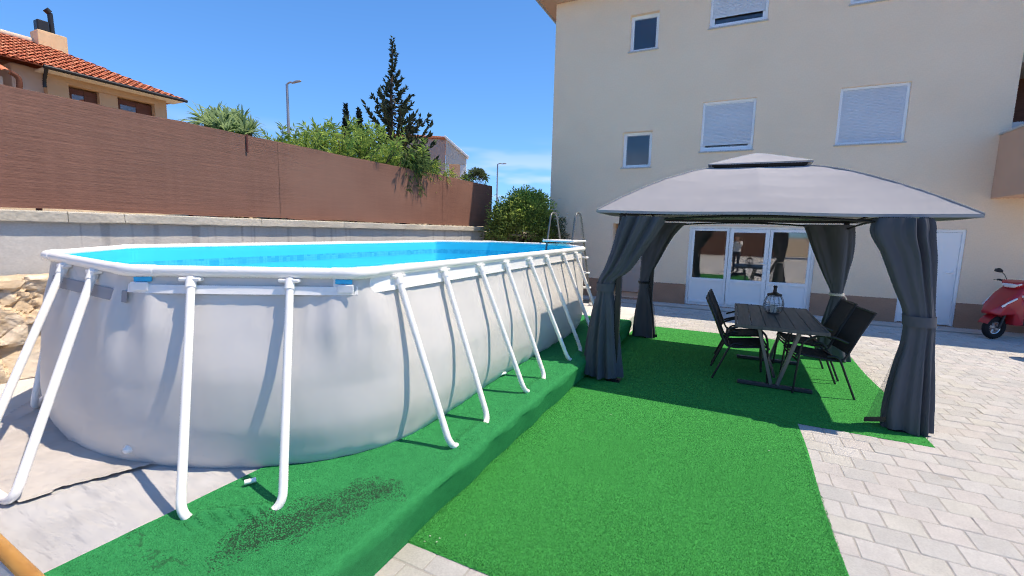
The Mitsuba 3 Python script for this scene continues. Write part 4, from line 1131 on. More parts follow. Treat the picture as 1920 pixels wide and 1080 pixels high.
wheel(0.0); wheel(-1.25)
fa = np.radians(np.linspace(20, 150, 22))
fen = np.array([[[.235 * math.cos(a), y, .215 + .235 * math.sin(a) - 1.2 * y * y] for y in np.linspace(-.085, .085, 11)] for a in fa])
sadd("front_fender", cat([grid_mesh(fen), grid_mesh(fen * [1, 1, 1] + [0, 0, -.006])]), "m_red")
nose = hull(mir([(.17, .05, .50, .035), (.10, .12, .47, .03), (.02, .14, .62, .04), (-.17, .17, .80, .04), (-.25, .13, .90, .04), (-.20, .16, .50, .03)]))
low = hull(mir([(-.16, .16, .50, .03), (-.26, .17, .70, .03), (-.30, .15, .30, .03), (-.20, .13, .30, .03)]))
sadd("front_apron", to_tm(nose + low), "m_red")
for s in (-1, 1): sadd("apron_trim", bar([.10, s * .155, .60], [-.20, s * .205, .80], .012, .035, .004), "m_lens")
sadd("handlebar_cowl", to_tm(hull(mir([(-.19, .10, .99, .035), (-.30, .20, 1.02, .03), (-.40, .10, 1.02, .035), (-.24, .08, .93, .04)]))), "m_red")
sadd("headlight", to_tm(hull(mir([(-.165, .085, .975, .022), (-.175, .06, .945, .022), (-.20, .14, .99, .018)])), .02, 4), "m_lens")
for s in (-1, 1):
    sadd("handgrip", tube([[-.33, s * .20, 1.02], [-.37, s * .36, 1.03]], .018, 10), "m_rubber")
    sadd("brake_lever", tube(curve([[-.30, s * .20, 1.03], [-.27, s * .28, 1.03], [-.29, s * .37, 1.03]], 6), .006, 6), "m_black")
    k = fast_num("motor_scooter__mirror")
    add(k + "__stalk", sput(tube(curve([[-.33, s * .19, 1.04], [-.33, s * .23, 1.12], [-.32, s * .29, 1.18]], 6), .006, 6)), "m_black", smooth=40)
    add(k + "__shell", sput(to_tm(hull([(-.30, s * .27, 1.19, .028), (-.31, s * .36, 1.20, .03), (-.31, s * .32, 1.225, .02)]), .02, 4)), "m_black", smooth=40)
    sadd("indicator", to_tm(hull([(.02, s * .165, .66, .016), (-.10, s * .195, .745, .016)]), .02, 3), "m_lens")
    sadd("fork_leg", tube([[0, s * .075, .205], [-.10, s * .075, .52]], .022, 10), "m_black")
sadd("floorboard", rbox([-.85, -.17, .27], [-.26, .17, .34], .025), "m_black", 30)
sadd("rear_body", to_tm(hull(mir([(-.80, .13, .45, .05), (-.85, .15, .66, .05), (-1.45, .13, .74, .05), (-1.55, .08, .72, .04), (-1.30, .13, .50, .05)]))), "m_red")
sadd("seat", to_tm(hull(mir([(-.80, .10, .74, .045), (-1.05, .13, .78, .05), (-1.48, .12, .82, .045)]))), "m_rubber")
sadd("engine", to_tm(hull(mir([(-1.25, .10, .22, .07), (-.85, .09, .25, .06)]))), "m_steel_dark")
sadd("stand", tube([[-.80, .10, .25], [-.86, .20, .03]], .012, 8), "m_black")
sadd("number_plate_holder", rbox([-1.60, -.09, .50], [-1.585, .09, .64], .004), "m_black", 30)

# pot at the right edge
px_ = at_z(1950, 676, 0.0)
tag("planter", "dark round pot on the sunny paving at the right edge of the yard", "pot")
add("planter__pot", lathe([(0, 0), (.13, 0), (.175, .30), (.19, .30), (.19, .34), (.165, .34), (.15, .28), (0, .28)], px_, 36), "m_black", smooth=35)


# ------------------------------------------------------------------ vegetation
def leaves(base, dirs, Ln, Wd, cols, seed, droop=0.0, fold=0.25):
    """one folded diamond per leaf: base (n,3), direction (n,3), length, width; colour per leaf"""
    r = np.random.default_rng(seed); n = len(base)
    d = dirs / (np.linalg.norm(dirs, axis=1, keepdims=True) + 1e-9)
    side = np.cross(d, r.normal(size=(n, 3)) * [.5, .5, 1.0] + [0, 0, .6]); side /= np.linalg.norm(side, axis=1, keepdims=True) + 1e-9
    nrm = np.cross(side, d)
    Ln = np.broadcast_to(Ln, (n,))[:, None]; Wd = np.broadcast_to(Wd, (n,))[:, None]
    mid = base + d * Ln * .5 + nrm * Wd * fold
    tip = base + d * Ln + np.array([0, 0, -1.0]) * droop * Ln
    mid = mid + np.array([0, 0, -1.0]) * droop * Ln * .2
    V = np.stack([base, mid - side * Wd / 2, mid + side * Wd / 2, tip], 1).reshape(-1, 3)
    k = np.arange(n)[:, None] * 4
    F = np.concatenate([k + [0, 1, 3], k + [0, 3, 2]], 1).reshape(-1, 3)
    return V, F, np.repeat(cols, 4, 0)


def blend(a, b, n, r, sd=.25, c=.5):
    t = np.clip(r.normal(c, sd, n), 0, 1)[:, None]
    return np.array(a) * (1 - t) + np.array(b) * t


def put_leaves(key, parts, bsdf="m_leaf"):
    V, F, C, o = [], [], [], 0
    for v, f, c in parts:
        V.append(v); F.append(f + o); C.append(c); o += len(v)
    return add(key, trimesh.Trimesh(np.vstack(V), np.vstack(F), process=False), bsdf, color=np.vstack(C))


def branches(root, tips, r0, r1, seed, wob=.12):
    r = np.random.default_rng(seed); ms = []
    for t in tips:
        m_ = root * .5 + t * .5 + r.normal(0, wob, 3) * np.linalg.norm(t - root)
        ms.append(tube(curve([root, m_, t], 6), np.linspace(r0, r1, 13), 6))
    return cat(ms)


def shrub(key, lab, c0, rad, n, Ln, Wd, ca, cb, seed, clumps=40, trunk=True, grp=None, zmin=None, up=.35, droop=.1):
    tag(key, lab, "shrub", grp)
    r = np.random.default_rng(seed); c0, rad = np.array(c0), np.array(rad)
    u = r.normal(size=(clumps, 3)); u /= np.linalg.norm(u, axis=1, keepdims=True); u[:, 2] = np.abs(u[:, 2]) * 1.0 - .35
    cc_ = c0 + u * rad * r.uniform(.55, .95, (clumps, 1))
    cr_ = r.uniform(.18, .36, clumps) * rad.mean()
    w = r.integers(0, clumps, n); v = r.normal(size=(n, 3)); v /= np.linalg.norm(v, axis=1, keepdims=True)
    p = cc_[w] + v * cr_[w][:, None] * r.uniform(.35, 1.0, (n, 1)) ** .6 * [1, 1, .85]
    if zmin is not None: p[:, 2] = np.maximum(p[:, 2], zmin + r.uniform(0, .15, n))
    out = (p - c0) / rad
    d = out * .7 + v * .6 + r.normal(0, .45, (n, 3)) + [0, 0, up]
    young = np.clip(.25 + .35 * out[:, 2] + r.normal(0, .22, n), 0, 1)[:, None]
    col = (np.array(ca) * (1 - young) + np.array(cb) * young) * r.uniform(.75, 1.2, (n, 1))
    put_leaves(key + "__crown", [leaves(p, d, Ln * r.uniform(.6, 1.25, n), Wd * r.uniform(.7, 1.2, n), col, seed + 1, droop)])
    if trunk:
        base = np.array([c0[0], c0[1], zmin if zmin is not None else c0[2] - rad[2] * 1.5])
        add(key + "__stem", branches(base, cc_[:18], .022, .006, seed + 2), "m_bark", smooth=40)
    return cc_


# bush in the corner before the house, with a few pale blossoms
tag("corner_bush", "rounded leafy bush between the end of the fence and the house corner", "bush")
r = np.random.default_rng(50); bc, br = np.array([-2.93, 6.35, 1.14]) * S, np.array([.56, .42, .72]) * S
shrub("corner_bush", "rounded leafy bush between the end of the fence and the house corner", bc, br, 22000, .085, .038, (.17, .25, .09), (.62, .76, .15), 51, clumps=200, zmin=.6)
labels["corner_bush"]["category"] = "bush"
shrub("flowering_shrub", "thin shrub with small white blossoms against the house corner behind the pool ladder", np.array([-2.44, 6.42, 1.02]) * S, np.array([.20, .22, .42]) * S, 1300, .06, .026, (.06, .085, .04), (.16, .20, .09), 61, clumps=26, zmin=.2)
fb = np.array([-2.44, 6.42, 1.05]) * S + r.normal(0, 1, (60, 3)) * np.array([.11, .1, .2]) * S
pet = []
for k in range(5):
    a = r.uniform(0, 6.28, 60) + k * 1.2566
    pet.append(leaves(fb, np.c_[np.cos(a), np.sin(a), r.uniform(.2, .6, 60)], .045, .036, np.full((60, 3), .75), 70 + k))
put_leaves("flowering_shrub__blossom", pet)

# oleander thicket behind the fence: long narrow leaves on arching shoots
def oleander(key, lab, x0, x1, y0, y1, zf, n, seed, ca, cb, Ln=.16, Wd=.026, over=0.0, grp="shrubs growing over the privacy screen"):
    """shoots rise from the bank behind the fence to the height zf(y); each carries whorls of leaves"""
    tag(key, lab, "shrub", grp)
    r = np.random.default_rng(seed); parts, stems = [], []
    for k in range(n):
        y = r.uniform(y0, y1); x = r.uniform(x0, x1); h = zf(y) * r.uniform(.74, 1.0)
        h = 1.75 + (h - 1.75) * (1 - .35 * ((x - x0) / (x1 - x0)) ** 2 * 0)
        root = np.array([r.uniform(x0 - .3, min(x1, XF - .25)), y + r.normal(0, .15), 1.72]); tip = np.array([x, y + r.normal(0, .2), max(h, 1.9)])
        if over and x > XF + .05: tip[2] = zf1 + r.uniform(-.10, .20)
        mid = root * .45 + tip * .55 + [0, 0, .25 * (tip[2] - root[2]) + (.35 if over and x > XF + .05 else 0)]
        if x > XF - .05: mid = np.array([XF - .12, y, zf1 + .22])
        c_ = curve([root, mid, tip], 10)
        if k % 4 == 0: stems.append(tube(c_[::2], np.linspace(.012, .004, len(c_[::2])), 5))
        m_ = r.integers(26, 40); s = r.uniform(.35, 1.0, m_) ** .7
        p = c_[np.clip((s * (len(c_) - 1)).astype(int), 0, len(c_) - 1)]
        t_ = np.gradient(c_, axis=0); t_ /= np.linalg.norm(t_, axis=1, keepdims=True); td = t_[np.clip((s * (len(c_) - 1)).astype(int), 0, len(c_) - 1)]
        d = r.normal(size=(m_, 3)); d -= (d * td).sum(1, keepdims=True) * td; d /= np.linalg.norm(d, axis=1, keepdims=True)
        d = d * .75 + td * .75
        tone = np.clip(.30 + .5 * (s[:, None] - .4) + r.normal(0, .18, (m_, 1)), 0, 1)
        col = (np.array(ca) * (1 - tone) + np.array(cb) * tone) * r.uniform(.8, 1.15, (m_, 1))
        parts.append(leaves(p + r.normal(0, .01, p.shape), d, Ln * r.uniform(.7, 1.25, m_), Wd * r.uniform(.8, 1.2, m_), col, seed * 97 + k, .18))
    put_leaves(key + "__crown", parts)
    add(key + "__stem", cat(stems), "m_bark", smooth=40)


def prof_fn(pts):
    p = np.array(pts); f = PchipInterpolator(p[:, 0], p[:, 1]); return lambda y: float(f(np.clip(y, p[0, 0], p[-1, 0])))


s_ = 1 / 1.75 * S
oleander("oleander", "large bright green oleander spilling over the middle of the fence", -4.9 * S, XF + .02, 5.6 * s_, 9.3 * s_, prof_fn([(5.4, 3.1), (5.9, 3.45), (6.6, 3.76), (7.1, 3.86), (7.8, 3.76), (8.6, 3.5), (9.2, 3.15)]), 420, 81, (.11, .19, .07), (.50, .66, .14), over=0.0)
oleander("hanging_oleander", "dark oleander shoots hanging over the fence beside the large green shrub", XF - .12, XF + .22, 7.9 * s_, 8.45 * s_, prof_fn([(7, 3.2), (9, 3.2)]), 40, 83, (.05, .09, .045), (.17, .26, .09), over=1.0)
oleander("low_oleander", "low yellowish green shrub along the far end of the fence", -4.6 * S, XF - .04, 9.1 * s_, 12.2 * s_, prof_fn([(8.8, 3.35), (9.6, 3.25), (10.4, 3.25), (11.2, 3.16), (12.2, 3.06)]), 150, 85, (.16, .22, .05), (.56, .64, .12), Ln=.12)
# strap-leaved plant with grey green arching leaves, beside the left house
def strap_plant(key, lab, heads, n, L0, seed, ca, cb, cat_="plant"):
    tag(key, lab, cat_)
    r = np.random.default_rng(seed); V, F, C, o = [], [], [], 0; stems = []
    for hd in heads:
        hd = np.array(hd); stems.append(tube(curve([[hd[0], hd[1], 1.75], hd * .6 + np.array([hd[0], hd[1], 1.75]) * .4 + r.normal(0, .06, 3), hd], 6), .025, 6))
        for k in range(n):
            a = r.uniform(0, 6.28); el = r.uniform(-.2, 1.35); ln = L0 * r.uniform(.6, 1.15); w = .034 * r.uniform(.7, 1.2)
            t = np.linspace(0, 1, 7); rad = ln * t * math.cos(el); z = ln * t * math.sin(el) - ln * r.uniform(.15, .55) * t ** 2.2
            c_ = hd + np.c_[rad * math.cos(a), rad * math.sin(a), z]; sd = np.array([-math.sin(a), math.cos(a), .25])
            ww = (w * np.sin(np.pi * (.12 + .88 * t)) ** .6)[:, None] * .5
            P = np.stack([c_ - sd * ww, c_ + sd * ww], 1); m_ = grid_mesh(P)
            V.append(m_.vertices); F.append(m_.faces + o); o += len(m_.vertices)
            C.append(np.repeat(blend(ca, cb, 1, r), len(m_.vertices), 0))
    add(key + "__crown", trimesh.Trimesh(np.vstack(V), np.vstack(F), process=False), "m_leaf", color=np.vstack(C))
    add(key + "__stem", cat(stems), "m_bark", smooth=40)


hd = []
for px, py, X in ((384, 228, -4.6), (400, 238, -4.4), (405, 220, -4.7), (425, 234, -4.35), (434, 248, -4.2), (452, 240, -4.5), (455, 228, -4.8), (470, 250, -4.3), (412, 250, -4.2), (440, 226, -4.6), (424, 250, -4.1), (458, 254, -4.1)):
    hd.append(at_x(px, py, X * S))
strap_plant("strap_leaved_plant", "grey green plant with long arching leaves, between the tiled house and the street lamp", hd, 60, .42, 91, (.13, .21, .11), (.42, .56, .24))
shrub("background_shrub", "small grey green shrub at the far end of the fence below the far house", at_y(893, 331, 9.5 * S), np.array([.55, .5, .38]), 1800, .12, .035, (.07, .10, .05), (.18, .24, .12), 95, clumps=30, zmin=1.9)


# dark conifer
def conifer(key, lab, base, top, spread, n_br, seed, spray, dark, light, cat_="tree", bare=.12):
    tag(key, lab, cat_)
    r = np.random.default_rng(seed); base, top = np.array(base), np.array(top); hgt = top[2] - base[2]
    add(key + "__trunk", tube(curve([base, base * .5 + top * .5 + r.normal(0, .08, 3) * [1, 1, 0], top - [0, 0, .2]], 8), np.linspace(.05 * hgt ** .6, .02, 17), 8), "m_bark", smooth=40)
    V, F, C, o, limb = [], [], [], 0, []
    for k in range(n_br):
        f = bare + (1 - bare) * (k + r.uniform(0, 1)) / n_br
        p0 = base + (top - base) * f; a = k * 2.39996 + r.normal(0, .35)
        ln = spread(f) * r.uniform(.55, 1.15)
        t = np.linspace(0, 1, 9)
        rise = .10 * ln * t + .38 * ln * t ** 2.3 - .12 * ln * np.sin(np.pi * t)
        c_ = p0 + np.c_[np.cos(a) * ln * t, np.sin(a) * ln * t, rise]
        if ln > .5: limb.append(tube(c_, np.linspace(.02 + .012 * ln, .008, 9), 5))
        m_ = int(12 + 30 * ln)
        s = r.uniform(.15, 1.0, m_); p = np.stack([np.interp(s, t, c_[:, q]) for q in range(3)], 1)
        td = np.gradient(c_, axis=0); td /= np.linalg.norm(td, axis=1, keepdims=True); tdi = np.stack([np.interp(s, t, td[:, q]) for q in range(3)], 1)
        d = tdi * .9 + r.normal(0, .5, (m_, 3)) + [0, 0, .25]; d /= np.linalg.norm(d, axis=1, keepdims=True)
        sl = spray * r.uniform(.6, 1.3, m_) * min(1, .42 + .95 * (1 - f)); w_ = sl * .20
        for q in range(2):                       # each spray: two crossed slim spindles
            sd = np.cross(d, r.normal(size=(m_, 3))); sd /= np.linalg.norm(sd, axis=1, keepdims=True)
            Vv = np.stack([p, p + d * sl[:, None] * .45 + sd * w_[:, None], p + d * sl[:, None], p + d * sl[:, None] * .45 - sd * w_[:, None]], 1).reshape(-1, 3)
            kq = np.arange(m_)[:, None] * 4; Ff = np.concatenate([kq + [0, 1, 2], kq + [0, 2, 3]], 1).reshape(-1, 3)
            V.append(Vv); F.append(Ff + o); o += len(Vv); C.append(np.repeat(blend(dark, light, m_, r), 4, 0))
    add(key + "__crown", trimesh.Trimesh(np.vstack(V), np.vstack(F), process=False), "m_needle", color=np.vstack(C))
    if limb: add(key + "__limb", cat(limb), "m_bark", smooth=40)


CONE = PchipInterpolator([0, .2, .35, .45, .59, .68, .82, .9, 1], [1.5, 2.0, 2.2, 1.9, 1.25, .72, .32, .18, .06])
ct = at_y(736, 70, 11 * S); cb_ = at_y(742, 300, 11 * S); cb_[2] = 2.3
conifer("conifer", "tall dark conifer with ragged spreading branches behind the fence", cb_, ct, CONE, 120, 101, .30, (.022, .038, .022), (.095, .13, .075))
ct = at_y(648, 195, 13 * S); cb_ = ct * [1, 1, 0] + [0, 0, 3.0]
conifer("slim_cypress", "slim dark cypress tip just left of the tall conifer", cb_, ct, lambda f: .04 + .50 * (1 - f), 110, 103, .40, (.012, .022, .015), (.035, .055, .035))
ct = at_y(672, 203, 13.5 * S); cb_ = at_y(690, 260, 13.5 * S) * [1, 1, 0] + [0, 0, 3.0]
conifer("leaning_cypress", "short leaning cypress tip between the slim cypress and the tall conifer", cb_, ct, lambda f: .04 + .55 * (1 - f), 100, 105, .40, (.012, .022, .015), (.035, .055, .035))

# ------------------------------------------------------------------ neighbouring houses and street lamps
XN = -12.0 * S
tag("tiled_house", "neighbour's house with an orange tiled roof, a tall chimney and a brown gutter", "house")
ea, eb = at_x(84, 124, XN), at_x(349, 190, XN)
ez = (ea[2] + eb[2]) / 2
Ya, Yb = ea[1], eb[1]
rise, run = 1.9, 4.6
wallx = XN - .55
zb_ = 1.9
ybr = Yb - .45
wxx = at_x(205, 200, wallx)[1]
wz0 = zb_ + 1.2
add("tiled_house__wall", cat([rbox([wallx - 8, Ya + .2, zb_], [wallx - 3.2, ybr, ez - .10], 0), rbox([wallx - 3.199, Ya + .2, zb_], [wallx - .301, Ya + .45, ez - .10], 0), rbox([wallx - 3.199, ybr - .25, zb_], [wallx - .301, ybr, ez - .10], 0),
                              rbox([wallx - 3.199, Ya + .451, ez - .20], [wallx - .301, ybr - .251, ez - .10], 0), rbox([wallx - .30, Ya + .2, zb_], [wallx, Ya + .75, ez - .28], 0), rbox([wallx - .30, ybr - .42, zb_], [wallx, ybr, ez - .28], 0),
                              rbox([wallx - .30, Ya + .2, ez - .279], [wallx, ybr, ez - .06], 0), rbox([wallx - .30, Ya + .751, zb_], [wallx - .02, ybr - .421, wz0 - .001], 0)]), "m_house_wall")
add("tiled_house__pier", rbox([wallx - .31, wxx - .25, wz0], [wallx - .05, wxx + .30, ez - .281], .01), "m_house_wall")
for (ya, yb) in ((Ya + .78, wxx - .26), (wxx + .31, ybr - .44)):
    k = fast_num("tiled_house__window")
    zt0 = ez - .34
    add(k + "__pane", trimesh.Trimesh([[wallx - .24, ya, wz0], [wallx - .24, yb, wz0], [wallx - .24, yb, zt0], [wallx - .24, ya, zt0]], [[0, 1, 2], [0, 2, 3]], process=False), "m_pane")
    mid = ya + (yb - ya) * .55
    add(k + "__shutter", cat([rbox([wallx - .26, mid, zb_ + 1.2], [wallx - .21, yb, zt0], .005), rbox([wallx - .26, ya, zt0 - .18], [wallx - .21, mid - .01, zt0], .005), rbox([wallx - .26, ya, zb_ + 1.2], [wallx - .22, ya + .12, zt0 - .181], .005)]), "m_brown_wood")
    add(k + "__curtain", rbox([wallx - .285, ya + .3, zb_ + 1.3], [wallx - .272, mid - .15, zt0 - .55], 0), "m_white_wall")
add("tiled_house__gable_wing", cat([rbox([wallx - 6, Ya - 4.0, zb_], [wallx - 1.2, Ya + .19, ez + .30], 0), rbox([wallx - 1.19, Ya - .55, zb_], [wallx - .25, Ya + .19, ez + .05], 0)]), "m_house_cream")
add("tiled_house__door", rbox([wallx - 1.19, Ya - 1.2, zb_ + .5], [wallx - 1.10, Ya - .56, ez - .45], .01), "m_brown_wood")
# pitched tile roof, rows of barrel tiles
sl = math.atan2(rise, run)
ux, uz_ = -math.cos(sl), math.sin(sl)
rowL, colW = .34, .205
nrow, ncol = int(run / math.cos(sl) / rowL), int((Yb - Ya + 5.2) / colW)
tiles = []
for j in range(nrow):
    for i in range(ncol):
        y = Yb - .05 - (i + .5) * colW
        if y - (-1) < Ya - 5 or (y > Yb - .08 - j * rowL * .55): continue
        tiles.append((j, y))
th_ = np.linspace(0, np.pi, 6)
def tile(j, y, r):
    s0, s1 = j * rowL - .02, (j + 1) * rowL + .05
    P = []
    for s, rad, lift in ((s0, colW * .50, .035), (s1, colW * .42, .0)):
        P.append(np.c_[XN + ux * s - uz_ * 0 + 0 * th_, y - rad * np.cos(th_) + r, ez + uz_ * s + lift + rad * .55 * np.sin(th_)])
    return grid_mesh(np.array(P))
tr = np.random.default_rng(12); left = [[] for _ in range(3)]; cnt = 0
for j, y in tiles:
    k = int(tr.integers(0, 3)); m = tile(j, y, tr.normal(0, .006))
    if cnt < 300 and y > Ya - 1.5 and (j < 7): add("tiled_house__roof__tile", m, f"m_tile_{k}", smooth=True); cnt += 1
    else: left[k].append(m)
for k in range(3):
    if left[k]:
        kk = add("tiled_house__roof__tile_field", cat(left[k]), f"m_tile_{k}", smooth=40); tag(kk, None, None, None, "stuff")
RZ_ = ez + rise; ridge_end = Yb - run * .62
under = trimesh.Trimesh([[XN, Ya - 5, ez], [XN, Yb, ez], [XN - run, ridge_end, RZ_], [XN - run, Ya - 5, RZ_], [XN - 2 * run, Yb, ez], [XN - 2 * run, Ya - 5, ez]], [[0, 1, 2], [0, 2, 3], [1, 4, 2], [4, 5, 3], [4, 3, 2]], process=False)
add("tiled_house__roof__deck", under, "m_tile_2")
add("tiled_house__roof__ridge", tube([[XN - run, Ya - 5, RZ_ + .05], [XN - run, ridge_end, RZ_ + .05]], .11, 10), "m_house_cream", smooth=40)
add("tiled_house__roof__soffit", rbox([wallx - .3, Ya, ez - .058], [XN - .02, Yb - .05, ez - .005], 0), "m_white_wall")
add("tiled_house__gutter", cat([tube([[XN + .06, Ya - .05, ez - .02], [XN + .06, Yb, ez - .02]], .06, 10), tube(curve([[XN + .05, Ya + .02, ez - .05], [XN - .25, Ya + .05, ez - .35], [XN - .3, Ya + .05, ez - .6]], 5), .05, 8)]), "m_black", smooth=40)
XC = XN - run * .92
c0_, c1_ = at_x(68, 60, XC), at_x(124, 75, XC)
cz_ = (c0_[2] + at_x(124, 66, XC)[2]) / 2
add("tiled_house__chimney", rbox([XC - .55, c0_[1], RZ_ - .8], [XC + .1, c1_[1], cz_], .015), "m_chimney")
add("tiled_house__chimney__cowl", rbox([XC - .35, c0_[1] + .05, cz_ + .001], [XC - .02, c0_[1] + .05 + (c1_[1] - c0_[1]) * .42, cz_ + .42], .04), "m_black")
fy_ = c0_[1] + (c1_[1] - c0_[1]) * .62
add("tiled_house__chimney__flue", cat([tube([[XC - .2, fy_, cz_], [XC - .2, fy_ - .02, cz_ + .82]], .085, 12), tube([[XC - .2, fy_ - .02, cz_ + .82], [XC - .2, fy_ - .14, cz_ + .92]], .11, 10)]), "m_black", smooth=40)
# the small outbuilding at the very left edge
tag("tiled_lean_to", "small cream lean-to with tiles and a brown downpipe at the left edge", "outbuilding")
la, lb = at_x(-60, 95, XN + 1.0), at_x(22, 128, XN + 1.0)
add("tiled_lean_to__wall", rbox([XN - 1.2, la[1] - 2, zb_], [XN + .7, lb[1] - .12, lb[2] - .22], .01), "m_house_cream")
for k in range(int((lb[1] - la[1] + 1.5) / .23)):
    y = lb[1] - .1 - k * .23
    P = np.array([np.c_[XN + 1.0 + 0 * th_, y - .115 * np.cos(th_), lb[2] - .12 + .06 * np.sin(th_)], np.c_[XN - 1.2 + 0 * th_, y - .10 * np.cos(th_), lb[2] + .75 + .06 * np.sin(th_)]])
    add("tiled_lean_to__tile", grid_mesh(P), f"m_tile_{k % 3}", smooth=True)
add("tiled_lean_to__downpipe", tube(curve([[XN + 1.02, lb[1] - .05, lb[2] - .12], [XN + 1.0, lb[1] + .12, lb[2] - .25], [XN + .95, lb[1] + .12, lb[2] - .6], [XN + .75, lb[1] + .05, lb[2] - 1.2]], 6), .07, 10), "m_brown_wood", smooth=40)

# far house with a white gabled porch
YH = 14 * S
tag("far_house", "far pinkish house with a white columned porch, half hidden by the conifer", "house")
q0, q1, q2 = at_y(795, 262, YH), at_y(836, 258, YH), at_y(876, 292, YH)
gzz = q1[2]
FA = math.atan2(-q1[0], q1[1]); FM = np.eye(4); FM[:2, :2] = [[math.cos(FA), -math.sin(FA)], [math.sin(FA), math.cos(FA)]]
FM[:2, 3] = q1[:2] - FM[:2, :2] @ q1[:2]
_fs = math.cos(FA); q0 = q1 + (q0 - q1) * [_fs, 1, 1]; q2 = q1 + (q2 - q1) * [_fs, 1, 1]
add("far_house__wall", rbox([q0[0] - 2.0, YH + .05, 2.0], [q1[0] - .02, YH + 6, gzz - .08], .02), "m_house_pink")
add("far_house__roof", cat([rbox([q0[0] - 2.2, YH - .1, gzz - .08], [q1[0], YH + 6.2, gzz + .05], .02)]), "m_tile_1")
pg = Polygon([(q1[0], gzz), (q2[0], q2[2]), (q2[0], q2[2] - .35), (q2[0] - .15, q2[2] - .40), (q1[0], q2[2] - .40)])
add("far_house__porch_gable", facade_mesh(pg, YH, .25), "m_white_wall")
add("far_house__porch_roof", bar([q1[0] - .1, YH + .2, gzz + .07], [q2[0] + .12, YH + .2, q2[2] + .02], .7, .12, .01), "m_white_tube")
for xx in (q1[0] + .10, q1[0] + .78 * (q2[0] - q1[0]), q2[0] - .12):
    add("far_house__column", rbox([xx - .11, YH + .02, 2.0], [xx + .11, YH + .24, q2[2] - .401], .02), "m_white_tube")
add("far_house__porch_wall", rbox([q1[0], YH + .9, 2.0], [q2[0] - .35, YH + 1.0, gzz - .5], 0), "m_house_pink")
cxh = q1 + np.array([-2.1, 0, 0])
add("far_house__chimney", rbox([cxh[0] - .4, YH + 2, gzz - .2], [cxh[0] + .35, YH + 2.7, gzz + .35], .02), "m_tile_2")


for k_ in [k_ for k_ in scene if k_.startswith("far_house__")]:
    scene[k_]["to_world"] = T(FM.tolist())


def lamp(key, lab, top, base_z, arm, lean=(0, 0)):
    tag(key, lab, "street lamp")
    top = np.array(top); b = np.array([top[0] + lean[0], top[1] + lean[1], base_z])
    add(key + "__pole", tube(np.array([b, b * .5 + top * .5, top]), np.array([.10, .08, .06]), 10), "m_galv", smooth=40)
    e_ = top + np.array(arm); m_ = top * .5 + e_ * .5 + [0, 0, .06]
    add(key + "__arm", tube(curve([top, m_, e_], 6), .045, 8), "m_galv", smooth=40)
    d = np.array(arm) / np.linalg.norm(arm)
    add(key + "__head", to_tm(hull([(*(e_ - d * .05), .045), (*(e_ + d * .40), .05), (*(e_ + d * .2 + [0, 0, .02]), .07)]), .08, 3), "m_galv", smooth=40)


t1 = at_y(538, 158, 10 * S)
lamp("street_lamp", "grey street lamp rising above the fence left of the green oleander", t1, 2.6, (.30, .14, .08))
t2 = at_y(933, 308, 25 * S)
lamp("street_lamp_001", "distant thin street lamp above the corner bush", t2, 3.0, (.5, .1, .03))

# ------------------------------------------------------------------ what the terrace doors mirror: the far side of the yard and the photographer
YB = -11.2 * S
tag("board_fence", "dark brown upright board fence across the yard, mirrored in the terrace doors", "fence")
for k in range(62):
    x = -9.5 + k * .215
    add("board_fence__plank", rbox([x, YB - .012 * (k % 2), .06], [x + .205, YB + .022 - .012 * (k % 2), 3.0 + .015 * math.sin(k * 2.1)], .004), "m_brown_wood")
for z in (.5, 1.6, 2.6): add("board_fence__rail", rbox([-9.5, YB - .08, z - .04], [3.8, YB - .0125, z + .04], .005), "m_brown_wood")
shrub("courtyard_tree", "broad green tree at the far side of the yard, mirrored in the right glazed bay", np.array([3.4 * S, -11.5 * S, 3.4]), np.array([2.6, 2.0, 2.4]), 7000, .20, .08, (.05, .09, .03), (.20, .28, .06), 111, clumps=80, zmin=.9)
labels["courtyard_tree"]["category"] = "tree"

tag("person", "person in white top and dark trousers holding up a phone, seen mirrored in glass", "person")
PB = -FWD * 0.34; PB[2] = 0; pc = np.array([PB[0], PB[1]])          # stands right behind the phone
fw2 = np.array([FWD[0], FWD[1]]); fw2 /= np.linalg.norm(fw2); rt2 = np.array([fw2[1], -fw2[0]])
def bp(f, r_, z): return (pc[0] + fw2[0] * f + rt2[0] * r_, pc[1] + fw2[1] * f + rt2[1] * r_, z)
def chain(js):
    out = m3.Manifold()
    for (a, ra), (b, rb) in js:
        out = out + m3.Manifold.batch_hull([m3.Manifold.sphere(ra, 20).translate(list(a)), m3.Manifold.sphere(rb, 20).translate(list(b))])
    return out
body = m3.Manifold()
for s in (-1, 1):
    hip, knee, ank = bp(-.02, s * .095, .92), bp(.0, s * .10, .50), bp(-.04, s * .10, .09)
    body = body + chain([((hip, .085), (knee, .058)), ((knee, .056), (ank, .040)), ((ank, .042), (bp(.12, s * .115, .035), .034))])
    sh, el, wr_ = bp(-.02, s * .18, 1.42), bp(.08, s * .25, 1.30), bp(.25, s * .10, 1.58)
    body = body + chain([((sh, .052), (el, .040)), ((el, .040), (wr_, .026))])
    palm = bp(.285, s * .085, 1.63)
    body = body + chain([((wr_, .026), (palm, .026))])
    for q, (dz, ln) in enumerate(((.035, .050), (.015, .055), (-.005, .052), (-.024, .042))):
        k0 = bp(.30, s * .080, 1.635 + dz); k1 = bp(.322, s * .072, 1.645 + dz); k2 = bp(.318, s * .045, 1.65 + dz)
        body = body + chain([((palm, .014), (k0, .0095)), ((k0, .009), (k1, .0085)), ((k1, .0085), (k2, .0075))])
    body = body + chain([((palm, .014), (bp(.296, s * .055, 1.615), .010)), ((bp(.296, s * .055, 1.615), .010), (bp(.30, s * .03, 1.625), .009))])
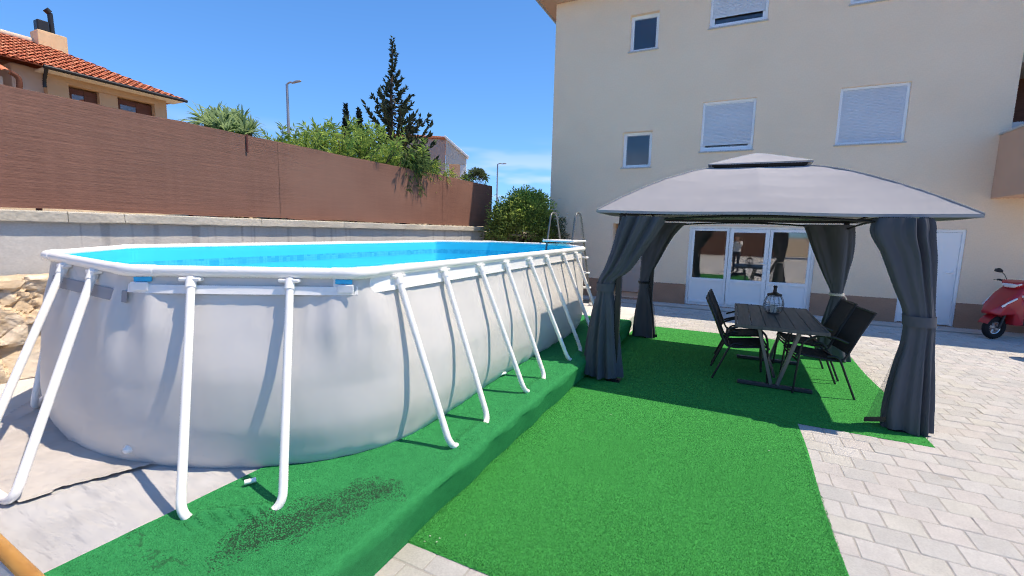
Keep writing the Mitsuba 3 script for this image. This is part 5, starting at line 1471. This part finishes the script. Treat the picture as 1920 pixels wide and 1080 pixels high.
body = body + hull([(*bp(-.02, -.09, .95), .085), (*bp(-.02, .09, .95), .085), (*bp(-.02, -.08, 1.12), .085), (*bp(-.02, .08, 1.12), .085)])
body = body + hull([(*bp(-.02, -.08, 1.12), .085), (*bp(-.02, .08, 1.12), .085), (*bp(-.02, -.13, 1.38), .075), (*bp(-.02, .13, 1.38), .075)])
body = body + chain([((bp(-.02, 0, 1.40), .06), (bp(.0, 0, 1.53), .05))])
head = hull([(*bp(.0, 0, 1.66), .082), (*bp(-.025, 0, 1.67), .085), (*bp(.05, 0, 1.56), .035), (*bp(.055, 0, 1.64), .05)]) + hull([(*bp(.10, 0, 1.625), .012), (*bp(.08, 0, 1.66), .010)])
for s in (-1, 1): head = head + hull([(*bp(-.01, s * .085, 1.65), .014), (*bp(-.02, s * .09, 1.62), .010)])
body = to_tm(body + head, .014, 8)
cen_ = body.triangles_center
rel_f = (cen_[:, :2] - pc) @ fw2
sleeve = (cen_[:, 2] > .98) & (cen_[:, 2] < 1.47) & (rel_f < .16)
trous = (cen_[:, 2] <= .98) & (cen_[:, 2] > .10)
shoe = cen_[:, 2] <= .10
def sub(mask): return body.submesh([np.nonzero(mask)[0]], append=True)
add("person__skin", sub(~(sleeve | trous | shoe)), "m_skin", smooth=True)
add("person__shirt", sub(sleeve), "m_white_cloth", smooth=True)
add("person__trousers", sub(trous), "m_dark_cloth", smooth=True)
add("person__shoe", sub(shoe), "m_rubber", smooth=True)
add("person__hair", to_tm(hull([(*bp(-.035, 0, 1.69), .09), (*bp(.01, 0, 1.705), .082), (*bp(-.06, 0, 1.60), .07)]), .02, 3), "m_hair", smooth=True)
tag("phone", "phone held up by the photographer", "phone")
ph = rbox([-.078, -.038, -.006], [.078, .038, .002], .003); M_ = np.eye(4); M_[:3, 0], M_[:3, 1], M_[:3, 2], M_[:3, 3] = RIGHT, UP, FWD, EYE - FWD * .016
add("phone__body", ph.apply_transform(M_), "m_black")

# crumbs and dry bits lying on the turf
lr = np.random.default_rng(77); bits = []
for k in range(9):
    x, y = lr.uniform(-.86, .36) * S, lr.uniform(1.08, 2.7) * S
    if k < 5: x, y = -.87 * S + abs(lr.normal(0, .10)), 1.07 * S + abs(lr.normal(0, .10))
    rr_ = lr.uniform(.0025, .006); b_ = trimesh.creation.icosphere(0, 1.0); b_.apply_transform(np.diag([rr_ * lr.uniform(.7, 2.2), rr_, rr_ * .5, 1])); b_.apply_transform(trimesh.transformations.rotation_matrix(lr.uniform(0, 6.28), [0, 0, 1]))
    bits.append(b_.apply_translation([x, y, .019]))
add("litter", cat(bits), "m_cord"); tag("litter", "tiny pale crumbs and dry bits scattered on the sunny turf", "litter", kind="stuff")
